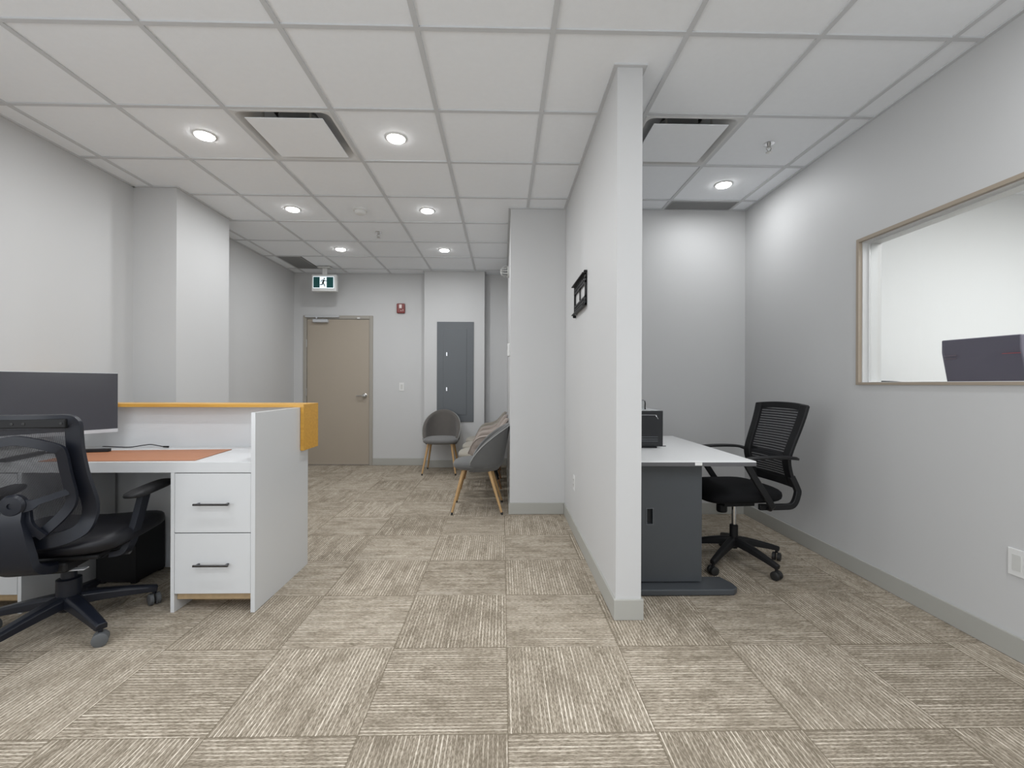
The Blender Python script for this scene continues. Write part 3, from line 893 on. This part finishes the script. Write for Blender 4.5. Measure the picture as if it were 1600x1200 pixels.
# ------------------------------------------------------------------ swivel chair base
def swivel_base(t_, R, a0, hub_z, leg_w, caster_r, wheel_m, leg_m, hub_r=0.05, drop=0.02):
    g = G()
    g.lathe([(hub_r * 0.75, hub_z - 0.05), (hub_r, hub_z - 0.03), (hub_r, hub_z + 0.02), (hub_r * 0.8, hub_z + 0.03)], n=20)
    g.build('base_hub', leg_m, t_, smooth='auto')
    for k in range(5):
        a = a0 + 2 * PI * k / 5
        d = Vector((math.cos(a), math.sin(a), 0))
        g = G()
        pts = []; sc = []
        for i in range(7):
            u = i / 6
            pts.append(d * (hub_r * 0.6 + (R - hub_r * 0.6) * u) + Vector((0, 0, hub_z + 0.0 - (hub_z - (2 * caster_r + 0.025)) * (u ** 1.3))))
            sc.append((1.0 - 0.38 * u, 1.0 - 0.45 * u))
        w_, h_ = leg_w / 2, 0.027
        g.sweep(pts, [(-w_, -h_), (w_, -h_), (w_ * 0.95, h_ * 0.5), (w_ * 0.6, h_), (-w_ * 0.6, h_), (-w_ * 0.95, h_ * 0.5)], scales=sc)
        lg = g.build('base_leg', leg_m, t_, bevel=0.003, smooth='auto')
        # caster: two wheels, cover between, short stem
        e = d * (R - 0.012)
        c = Vector((e.x, e.y, caster_r))
        sa = a0 * 1.7 + k * 1.9            # each one swivelled its own way
        ax = Vector((math.cos(sa), math.sin(sa), 0))
        g = G()
        for s_ in (-1, 1):
            o_ = c + ax * s_ * 0.015
            q = ax.cross(Vector((0, 0, 1)))
            rings = []
            for (r_, h) in ((caster_r * 0.75, -0.011), (caster_r, -0.008), (caster_r, 0.008), (caster_r * 0.75, 0.011)):
                rings.append([o_ + ax * h + (q * math.cos(2 * PI * j / 20) + Vector((0, 0, 1)) * math.sin(2 * PI * j / 20)) * r_ for j in range(20)])
            g.rings(rings)
        cs = g.build('caster', wheel_m, lg, smooth='auto')
        g = G()
        q = ax.cross(Vector((0, 0, 1)))
        g.tube([c + Vector((0, 0, caster_r * 0.9)), c + Vector((0, 0, caster_r + 0.036))], 0.009, 10)
        g.build('caster_stem', leg_m, lg, smooth='auto')

# ------------------------------------------------------------------ left ergonomic chair (local +Y is forward)
ch = thing('ergonomic_office_chair', 'large black mesh back office chair pulled up to the reception desk', 'office chair', (-2.075, 2.215, 0), 0.21)
swivel_base(ch, 0.335, -0.71, 0.135, 0.072, 0.030, 'rubber', 'black_blue', 0.052)
G().lathe([(0.047, 0.13), (0.047, 0.235), (0.03, 0.24), (0.03, 0.34)], n=24).build('gas_lift', 'black_blue', ch, smooth='auto')
g = G(); g.box(-0.09, 0.09, -0.17, 0.14, 0.315, 0.365)
mech = g.build('tilt_mechanism', 'black', ch, bevel=0.012)
g = G(); g.tube([(0.08, 0.02, 0.335), (0.21, 0.03, 0.335)], 0.009, 10)
g.build('adjust_lever', 'black', mech, smooth='auto')
G().lathe([(0.012, 0.20), (0.015, 0.205), (0.015, 0.235), (0.008, 0.24)], (0, 0.03, 0.335), 14, 'X').build('lever_knob', 'rubber', mech, smooth='auto')
G().tube([(-0.08, 0.02, 0.335), (-0.22, 0.03, 0.335)], 0.009, 10).build('adjust_lever', 'black', mech, smooth='auto')
bx('release_tab', 'silver', 0.03, 0.13, -0.12, -0.085, 0.308, 0.313, mech, 0.001)
def seatfn(p):
    q = p.copy()
    if p.y > 0.12: q.z -= (p.y - 0.12) ** 2 * 0.8
    q.z -= max(0, -0.0 + 0.02 * (1 - (p.x / 0.25) ** 2)) * (1 if p.z > 0 else 0)
    return q
G().pillow((0.0, 0.085, 0.436), (0.285, 0.290, 0.058), 4.5, 3.2, 40, 16, seatfn).build('seat', 'black_seat', ch, smooth=True)
bx('seat_pan', 'black', -0.2, 0.2, -0.15, 0.24, 0.362, 0.385, ch, 0.01)
# back outer frame
hp = [(0.0, -0.285, 1.006), (0.10, -0.282, 1.006), (0.160, -0.273, 1.005), (0.177, -0.268, 0.990), (0.178, -0.262, 0.94), (0.178, -0.255, 0.888), (0.180, -0.240, 0.82), (0.184, -0.225, 0.757),
      (0.191, -0.20, 0.68), (0.193, -0.185, 0.63), (0.187, -0.178, 0.574), (0.166, -0.19, 0.520), (0.111, -0.215, 0.492), (0.045, -0.235, 0.484)]
full = hp + [(-x, y, z) for x, y, z in hp[::-1] if x > 0.001]
lp = smooth_path(full, 5, loop=True)
def ring_profile(w_, t__): return [(-w_, -t__), (w_, -t__), (w_, t__), (-w_, t__)]
# sweep in-plane: up axis is Y so 'side' lies in the plane of the back
g = G(); g.sweep(lp, [(-0.028, -0.013), (0.028, -0.013), (0.030, 0.006), (0.022, 0.014), (-0.022, 0.014), (-0.030, 0.006)], up=(0, 1, 0), loop=True)
bf = g.build('back_frame', 'black_blue', ch, smooth='auto')
bxx = G(); bxx.box(-0.165, 0.165, -0.300, -0.272, 0.978, 1.018)
bxx.build('top_rail', 'black', bf, bevel=0.006)
for (x, z) in ((0.150, 0.998), (-0.150, 0.998), (0.02, 0.998), (-0.02, 0.998)):
    G().lathe([(0.006, -0.297), (0.006, -0.300), (0.003, -0.3005)], (x, -0.002, z), 10, 'Y').build('screw', 'darkrubber', bf)
# netting follows the frame
def mesh_sheet(hp_, rows=26, cols=17, bulge=0.03, yoff=0.0):
    """grid between mirrored edges of a half outline sorted from top to bottom"""
    zs = [p[2] for p in hp_]
    top, bot = max(zs), min(zs)
    edge = smooth_path(hp_, 12)
    G_ = []
    for r in range(rows + 1):
        z = top - (top - bot) * r / rows
        best = None
        for p, q in zip(edge[:-1], edge[1:]):
            if (p.z - z) * (q.z - z) <= 0 and abs(p.z - q.z) > 1e-6:
                t = (z - p.z) / (q.z - p.z); c = p + (q - p) * t
                if best is None or c.x > best.x: best = c
        if best is None: best = edge[0] if r == 0 else edge[-1]
        row = []
        for c in range(cols + 1):
            u = -1 + 2 * c / cols
            row.append(Vector((best.x * u, best.y + yoff - bulge * (1 - u * u), z)))
        G_.append(row)
    return G_
sh = mesh_sheet(hp, bulge=0.02, yoff=0.01)
g = G(); g.rings(sh, closed=False, cap=False)
g.build('back_netting', 'net_dark', ch, smooth=True)
# inner lumbar frame and yoke at the rear
ip = [(0.0, -0.31, 0.930), (0.044, -0.31, 0.924), (0.10, -0.308, 0.908), (0.143, -0.302, 0.890), (0.153, -0.295, 0.865), (0.156, -0.275, 0.782), (0.162, -0.255, 0.695), (0.158, -0.25, 0.648), (0.132, -0.252, 0.604), (0.092, -0.262, 0.557), (0.055, -0.275, 0.52)]
for s_ in (1,):
    full2 = ip[::-1] + [(-x, y, z) for x, y, z in ip[1:]]
g = G(); g.sweep(smooth_path(full2, 5), [(-0.019, -0.009), (0.019, -0.009), (0.019, 0.009), (-0.019, 0.009)], up=(0, 1, 0))
g.build('lumbar_frame', 'black_blue', ch, bevel=0.003, smooth='auto')
g = G()
for s_ in (1, -1):
    g.sweep(smooth_path([(0, -0.315, 0.665), (s_ * 0.05, -0.315, 0.662), (s_ * 0.085, -0.305, 0.678), (s_ * 0.155, -0.262, 0.702)], 5),
            [(-0.035, -0.010), (0.035, -0.010), (0.035, 0.010), (-0.035, 0.010)], up=(0, 1, 0),
            scales=[1.0 - 0.62 * min(1, i / 9) for i in range(16)])
g.lathe([(0.042, -0.30), (0.046, -0.325), (0.038, -0.335), (0.012, -0.336), (0.011, -0.330), (0.001, -0.330)], (0, 0, 0.665), 24, 'Y')
g.build('yoke', 'black_blue', ch, smooth='auto')
g = G()
sp_pts = [(0, -0.305, 0.66), (0, -0.315, 0.60), (0, -0.318, 0.52), (0, -0.312, 0.45), (0, -0.295, 0.40), (0, -0.24, 0.365), (0, -0.15, 0.345), (0, -0.08, 0.34)]
wd = [0.50, 0.50, 0.78, 0.95, 0.95, 0.90, 0.85, 0.8]
sps = smooth_path(sp_pts, 4)
scs = []
for i in range(len(sps)):
    u = i / 4; k = min(int(u), 6); f = u - k
    s0 = wd[k] * (1 - f) + wd[k + 1] * f
    scs.append((s0, 1.0))
g.sweep(sps, [(-0.075, -0.012), (-0.05, -0.026), (0.05, -0.026), (0.075, -0.012), (0.07, 0.02), (-0.07, 0.02)], up=(0, -1, 0.001), scales=scs)
g.build('spine', 'black_blue', ch, smooth='auto')
for s_ in (1, -1):
    g = G()
    g.sweep(smooth_path([(s_ * 0.034, -0.30, 0.635), (s_ * 0.048, -0.305, 0.575), (s_ * 0.085, -0.288, 0.52)], 4), [(-0.014, -0.008), (0.014, -0.008), (0.014, 0.008), (-0.014, 0.008)], up=(0, 1, 0))
    g.build('spine_brace', 'black_blue', ch, smooth='auto')
# arms
for s_ in (1, -1):
    g = G()
    g.sweep(smooth_path([(s_ * 0.10, -0.02, 0.345), (s_ * 0.215, -0.02, 0.345), (s_ * 0.252, -0.015, 0.375), (s_ * 0.277, 0.0, 0.48), (s_ * 0.296, 0.02, 0.60), (s_ * 0.298, 0.025, 0.622)], 4),
            [(-0.032, -0.013), (0.032, -0.013), (0.032, 0.013), (-0.032, 0.013)], up=(s_, 0, 0.01))
    ar = g.build('armrest', 'black_blue', ch, bevel=0.006, smooth='auto')
    G().pillow((s_ * 0.310, 0.055, 0.640), (0.045, 0.155, 0.018), 3.5, 3, 28, 10, lambda p: Vector((p.x + s_ * 0.12 * p.y, p.y, p.z + 0.06 * p.y))).build('arm_pad', 'black', ar, smooth=True)

# dark box under the reception desk
bk = thing('black_computer_tower', 'black box shaped computer tower in the dark kneehole of the desk', 'computer', (-2.23, 2.78, 0), 0.0)
bx('case', 'black', -0.13, 0.10, -0.10, 0.13, 0.01, 0.33, bk, 0.004)
for x in (-0.1, 0.08):
    for y in (-0.08, 0.11): bx('foot', 'black', x - 0.015, x + 0.015, y - 0.015, y + 0.015, 0, 0.01, bk)

# ------------------------------------------------------------------ right-hand desk
t_ = thing('office_desk', 'white topped office desk with charcoal metal legs against the partition', 'desk', (0.70, 2.5, 0))
bx('desktop', 'greylam', 0.0, 0.722, 0.003, 1.25, 0.738, 0.745, t_, 0.001)
bx('edge_band', 'desk_edge', 0.0, 0.722, 0.0, 1.25, 0.717, 0.7385, t_, 0.001)
for (ya, yf) in ((0.06, 0.0), (1.13, 1.0)):
    yl = 0.07 if ya < 0.5 else 1.10
    g = G()
    # panel with a cable cut-out
    X0, X1, hx0, hx1, hz0, hz1 = 0.05, 0.445, 0.128, 0.162, 0.375, 0.462
    g.box(X0, hx0, yl, yl + 0.05, 0.045, 0.717); g.box(hx1, X1, yl, yl + 0.05, 0.045, 0.717)
    g.box(hx0, hx1, yl, yl + 0.05, 0.045, hz0); g.box(hx0, hx1, yl, yl + 0.05, hz1, 0.717)
    lg = g.build('leg_panel', 'charcoal', t_)
    bx('cable_recess', 'shadow_gap', hx0 + 0.001, hx1 - 0.001, yl + 0.03, yl + 0.045, hz0, hz1, lg)
    g = G()
    for (a, b_, c, d_) in ((hx0 - 0.004, hx0, hz0 - 0.004, hz1 + 0.004), (hx1, hx1 + 0.004, hz0 - 0.004, hz1 + 0.004), (hx0, hx1, hz0 - 0.004, hz0), (hx0, hx1, hz1, hz1 + 0.004)):
        g.box(a, b_, yl - 0.003, yl, c, d_)
    g.build('hole_trim', 'epanel', lg)
    g = G()
    y0_, y1_ = yl - 0.088, yl + 0.085
    g.prism([(0.03, y0_), (0.590, y0_), (0.622, y0_ + 0.03), (0.620, y0_ + 0.08), (0.590, y1_), (0.03, y1_)], 0.004, 0.038, 'Z')
    g.build('foot', 'charcoal', lg, bevel=0.006)
bx('modesty_panel', 'charcoal', 0.20, 0.216, 0.12, 1.10, 0.35, 0.717, t_)
bx('tape_tab', 'white_plastic', 0.375, 0.415, -0.0015, 0.0, 0.722, 0.738, t_)

# microwave / toaster oven
t_ = thing('microwave_oven', 'black fronted microwave oven on the white desk beside the partition end', 'microwave', (0.90, 3.03, 0.745))
g = G(); g.box(-0.18, 0.182, 0.012, 0.33, 0.014, 0.252)
g.build('oven_case', 'silver', t_, bevel=0.004)
fr_ = bx('oven_door', 'oven_black', -0.18, 0.184, 0.0, 0.012, 0.010, 0.252, t_, 0.003)
g = G()
g.tube(smooth_path([(-0.15, -0.0015, 0.222), (0.115, -0.0015, 0.222), (0.135, -0.0015, 0.216), (0.150, -0.0015, 0.196)], 5), 0.0012, 6)
g.build('window_outline', 'chrome', fr_)
for z in (0.045, 0.058, 0.073): bx('rack_line', 'epanel', -0.14, 0.15, -0.001, 0.0, z, z + 0.003, fr_)
bx('oven_foot', 'black', -0.17, 0.14, -0.010, 0.02, 0.0, 0.010, t_)
G().tube([(0.16, 0.004, 0.012), (0.205, 0.004, 0.012)], 0.003, 8).build('door_catch', 'black', t_)
for x in (-0.15, 0.15): G().lathe([(0.012, 0.0), (0.012, 0.014)], (x, 0.28, 0), 10).build('oven_foot', 'black', t_)
# glass jar on the oven
t_ = thing('glass_jar', 'clear upturned glass jar on top of the black microwave oven', 'jar', (0.972, 3.17, 0.9965))
G().lathe([(0.036, 0.0), (0.0375, 0.045), (0.034, 0.06), (0.018, 0.070), (0.001, 0.071)], n=28).build('jar_body', 'glass', t_, smooth='auto')
G().lathe([(0.0375, 0.0), (0.0395, 0.004), (0.0375, 0.008)], n=28, cap=False).build('jar_rim', 'glass', t_, smooth=True)

# ------------------------------------------------------------------ right task chair (local +Y forward)
ch2 = thing('task_chair', 'black task chair with ribbed mesh back at the right-hand desk', 'office chair', (1.535, 2.965, 0), PI / 2 + 0.10)
swivel_base(ch2, 0.315, -0.335, 0.145, 0.05, 0.027, 'darkrubber', 'black', 0.030)
G().lathe([(0.024, 0.10), (0.026, 0.15), (0.026, 0.245), (0.02, 0.25)], n=20).build('lift_cover', 'black', ch2, smooth='auto')
G().lathe([(0.014, 0.245), (0.014, 0.39)], n=16).build('gas_lift', 'chrome', ch2, smooth='auto')
g = G(); g.box(-0.07, 0.07, -0.10, 0.11, 0.385, 0.415)
g.lathe([(0.030, 0.335), (0.034, 0.345), (0.034, 0.385), (0.030, 0.39)], (0, 0.085, 0), 16)
mech = g.build('tilt_mechanism', 'black', ch2, bevel=0.004)
G().tube([(0.06, 0.05, 0.40), (0.20, 0.07, 0.395), (0.24, 0.08, 0.375)], 0.006, 8).build('lever', 'black', mech)
def seatfn2(p):
    q = p.copy()
    if p.y > 0.1: q.z -= (p.y - 0.1) ** 2 * 0.9
    return q
G().pillow((0, 0.025, 0.482), (0.248, 0.252, 0.056), 4.0, 2.8, 40, 16, seatfn2).build('seat', 'black_fab', ch2, smooth=True)
# back: side rails with lumbar bend
prof = [(1.045, -0.335), (0.98, -0.318), (0.90, -0.292), (0.82, -0.262), (0.74, -0.235), (0.70, -0.228), (0.64, -0.240), (0.58, -0.262), (0.53, -0.280)]
def halfw(z):
    t = (z - 0.53) / (1.045 - 0.53)
    return 0.205 + 0.035 * t
g = G()
for s_ in (1, -1):
    pts = smooth_path([(s_ * (halfw(z) - 0.026), y, z) for z, y in prof], 4)
    g.sweep(pts, [(-0.030, -0.011), (0.030, -0.011), (0.030, 0.011), (-0.030, 0.011)], up=(0, 1, 0))
g.sweep(smooth_path([(-0.235, -0.331, 1.026), (-0.12, -0.348, 1.036), (0, -0.354, 1.039), (0.12, -0.348, 1.036), (0.235, -0.331, 1.026)], 4), [(-0.021, -0.012), (0.021, -0.012), (0.021, 0.012), (-0.021, 0.012)], up=(0, 1, 0))
g.sweep(smooth_path([(-0.19, -0.272, 0.560), (0, -0.300, 0.555), (0.19, -0.272, 0.560)], 4), [(-0.03, -0.010), (0.03, -0.010), (0.03, 0.010), (-0.03, 0.010)], up=(0, 1, 0))
g.sweep(smooth_path([(-0.20, -0.236, 0.730), (0, -0.275, 0.715), (0.20, -0.236, 0.730)], 4), [(-0.022, -0.008), (0.022, -0.008), (0.022, 0.008), (-0.022, 0.008)], up=(0, 1, 0))
g.build('back_frame', 'black', ch2, bevel=0.004, smooth='auto')
hp2 = [(halfw(z) - 0.02, y, z) for z, y in prof]
g = G(); g.rings(mesh_sheet(hp2, 30, 13, 0.022, 0.0), closed=False, cap=False)
g.build('back_netting', 'net_rib', ch2, smooth=True)
# lower rails that carry the back to the seat, and looped arms
for s_ in (1, -1):
    g = G()
    g.sweep(smooth_path([(s_ * 0.198, -0.255, 0.60), (s_ * 0.205, -0.285, 0.53), (s_ * 0.21, -0.288, 0.495), (s_ * 0.21, -0.255, 0.425), (s_ * 0.20, -0.18, 0.413), (s_ * 0.18, -0.05, 0.410)], 5),
            [(-0.018, -0.014), (0.018, -0.014), (0.018, 0.014), (-0.018, 0.014)], up=(s_, 0, 0))
    g.build('back_rail', 'black', ch2, bevel=0.004, smooth='auto')
    g = G()
    g.sweep(smooth_path([(s_ * 0.19, -0.10, 0.410), (s_ * 0.255, -0.085, 0.425), (s_ * 0.272, -0.03, 0.50), (s_ * 0.275, 0.045, 0.61), (s_ * 0.275, 0.10, 0.70)], 5),
            [(-0.019, -0.010), (0.019, -0.010), (0.019, 0.010), (-0.019, 0.010)], up=(s_, 0, 0))
    ar = g.build('armrest', 'black', ch2, bevel=0.004, smooth='auto')
    g = G()
    g.sweep(smooth_path([(s_ * 0.235, -0.245, 0.715), (s_ * 0.268, -0.20, 0.728), (s_ * 0.277, -0.09, 0.733), (s_ * 0.277, 0.05, 0.729), (s_ * 0.270, 0.13, 0.712)], 5),
            [(-0.026, -0.006), (0.026, -0.006), (0.028, 0.004), (0.018, 0.010), (-0.018, 0.010), (-0.028, 0.004)], up=(0, 0, 1))
    g.build('arm_pad', 'epanel' if False else 'black', ar, smooth='auto')

# ------------------------------------------------------------------ waiting chairs (local +Y points backwards, seat faces -Y)
def waiting_chair(name, lab, seat_m, in_m, leg_m, tip_m, wing, H=0.80, seatz=0.465, dark_top=False, group=None):
    t_ = thing(name, lab, 'chair', (0, 0, 0), group=group)
    G().pillow((0, -0.035, seatz - 0.035), (0.232, 0.215, 0.050), 2.8, 2.8, 40, 14).build('seat', seat_m, t_, smooth=True)
    A = math.radians(126 if wing else 112)
    z0 = seatz - 0.085
    def f(th):
        u = abs(th) / A
        if wing:
            arm = 0.60 * (1 - max(0, (u - 0.62) / 0.38) ** 3.0)
            crest = math.exp(-(abs(th) / math.radians(46)) ** 2.6)
            return max(arm * (1 - crest) + crest, 0.02)
        return max(math.cos(u * PI / 2), 0.0) ** 0.62 + 0.02
    outer, inner = [], []
    NT, NV = 40, 12
    edge = []
    def pt(th, v, thick):
        zt = z0 + (H - z0) * f(th)
        z = z0 + (zt - z0) * v
        rec = 0.19 * (z - z0) * (0.45 + 0.55 * math.cos(th))
        rx = 0.238 - thick + 0.012 * math.sin(PI * min(1, (z - z0) / 0.4)); ry = 0.225 - thick
        if z < z0 + 0.06:                      # tuck under at the bottom
            k = 1 - (z0 + 0.06 - z) / 0.06 * 0.14
            rx *= k; ry *= k
        return Vector((rx * math.sin(th), ry * math.cos(th) + rec - 0.02, z))
    rings = []
    for i in range(NT + 1):
        th = -A + 2 * A * i / NT
        ring = []
        for j in range(NV + 1): ring.append(pt(th, j / NV, 0.0))
        top = (pt(th, 1, 0.0) + pt(th, 1, 0.042)) / 2 + Vector((0, 0, 0.014))
        ring.append(top)
        for j in range(NV, -1, -1): ring.append(pt(th, j / NV, 0.042))
        rings.append(ring)
        edge.append(pt(th, 1, -0.001) + Vector((0, 0, 0.002)))
    G().rings(rings).build('backrest', in_m, t_, smooth='auto', ang=1.2)
    G().tube(edge, 0.0045, 8).build('piping', 'piping_grey' if not wing else in_m, t_, smooth=True)
    zl = seatz - 0.07
    for sx in (-1, 1):
        for sy in (-1, 1):
            a = Vector((sx * 0.150, -0.03 + sy * 0.115, zl)); b_ = Vector((sx * 0.215, -0.03 + sy * 0.215, 0.012))
            if sy > 0: b_.y += 0.02
            k = 0.86 if tip_m == 'shadow_gap' else 0.72
            m_ = a.lerp(b_, 0.97 if tip_m == 'shadow_gap' else 0.74)
            lg = G().tube([a, m_], 0.0165, 14, 0.0105).build('leg', leg_m, t_, smooth='auto')
            e_ = Vector((b_.x, b_.y, 0.0))
            G().tube([m_, e_], 0.0108, 12, 0.0085).build('leg_tip', tip_m, lg, smooth='auto')
    G().box(-0.16, 0.16, -0.16, 0.10, zl - 0.004, zl + 0.012).build('seat_base', 'black', t_, bevel=0.004)
    return t_
RW = 'row of waiting chairs along the pillar wall'
c1 = waiting_chair('waiting_chair', 'grey upholstered chair with light wooden legs, nearest of the row beside the pillar', 'grey_fab', 'grey_fab', 'beechwood', 'shadow_gap', False, 0.785, 0.465, group=RW)
c1.location = (-0.205, 4.27, 0); c1.rotation_euler = (0, 0, -PI / 2)
c2 = waiting_chair('waiting_chair', 'beige quilted chair with black copper tipped legs directly behind the nearest grey chair', 'cream_fab', 'beige_quilt', 'black', 'gold', True, 0.80, 0.47, group=RW)
c2.location = (-0.215, 4.84, 0); c2.rotation_euler = (0, 0, -PI / 2)
c3 = dup(c2, 'beige quilted chair in the middle of the row, between two other beige chairs', (-0.22, 5.40, 0), -PI / 2)
c4 = dup(c2, 'taupe beige chair farthest back in the row, next to the back wall', (-0.225, 5.96, 0), -PI / 2)
for k in children(c4):
    if k.name.startswith(('backrest', 'piping')):
        k.data = k.data.copy(); k.data.materials[0] = M['taupe_quilt']
c5 = waiting_chair('waiting_chair', 'taupe grey upholstered chair alone in front of the electrical panel, facing the room', 'seatgrey', 'taupe_fab', 'beechwood', 'shadow_gap', False, 0.80, 0.465)
c5.location = (-0.81, 6.05, 0); c5.rotation_euler = (0, 0, 0.0)

# ------------------------------------------------------------------ meeting room furniture seen through the window
mt = thing('high_back_chair', 'dark plum high back chair with thin red lines behind the interior window', 'chair', (2.755, 2.675, 0), math.radians(-80))
def lean(g):
    for v in g.bm.verts:
        if v.co.z < 1.385: v.co.y += (1.385 - v.co.z) * 0.17
    return g
g = G()
P = [(-0.20, 1.385), (-0.20, 1.466), (0.20, 1.466), (0.202, 1.385), (0.212, 1.19), (0.19, 0.85), (0.18, 0.56), (-0.18, 0.56), (-0.17, 0.85), (-0.19, 1.19)]
g.prism(P, 0.15, 0.20, 'Y')
br = lean(g).build('backrest', 'purple', mt, bevel=0.006)
g = G(); g.prism([(0.115, 1.362), (0.198, 1.362), (0.198, 1.359), (0.115, 1.359)], 0.146, 0.152, 'Y')
lean(g).build('stitching', 'redline', br)
for za, xa in ((1.365, -0.115), (1.345, -0.12)):
    g = G(); g.prism([(-0.185, za), (xa, za), (xa, za - 0.0022), (-0.185, za - 0.0022)], 0.146, 0.152, 'Y')
    lean(g).build('stitching', 'greyline', br)
G().pillow((0, 0.42, 0.50), (0.24, 0.24, 0.05)).build('seat', 'purple', mt, smooth=True)
def simple_base(p, cy_, m_):
    G().tube([(0, cy_, 0.08), (0, cy_, 0.46)], 0.025, 12).build('gas_lift', m_, p)
    for k in range(5):
        a = 2 * PI * k / 5 + 0.3
        lg = G().tube([(0, cy_, 0.11), (0.28 * math.cos(a), cy_ + 0.28 * math.sin(a), 0.075)], 0.022, 8, 0.014).build('base_leg', m_, p)
        G().lathe([(0.027, -0.02), (0.027, 0.02)], (0.28 * math.cos(a), cy_ + 0.28 * math.sin(a), 0.027), 12, 'X').build('caster', m_, lg)
simple_base(mt, 0.42, 'black')
mt2 = thing('conference_chair', 'dark curved chair top just showing above the interior window sill', 'chair', (3.0, 3.45, 0), 0.0)
g = G()
top = [(-0.22 + 0.44 * k / 12, 1.205 + 0.008 * math.cos((k / 6 - 1) * PI / 2) - 0.012 * (k / 12)) for k in range(13)]
g.prism(top + [(0.20, 0.55), (-0.20, 0.55)], 0.0, 0.05, 'Y')
g.build('backrest', 'black_fab', mt2, bevel=0.008)
G().pillow((0, -0.22, 0.50), (0.24, 0.23, 0.05)).build('seat', 'black_fab', mt2, smooth=True)
simple_base(mt2, -0.22, 'black')
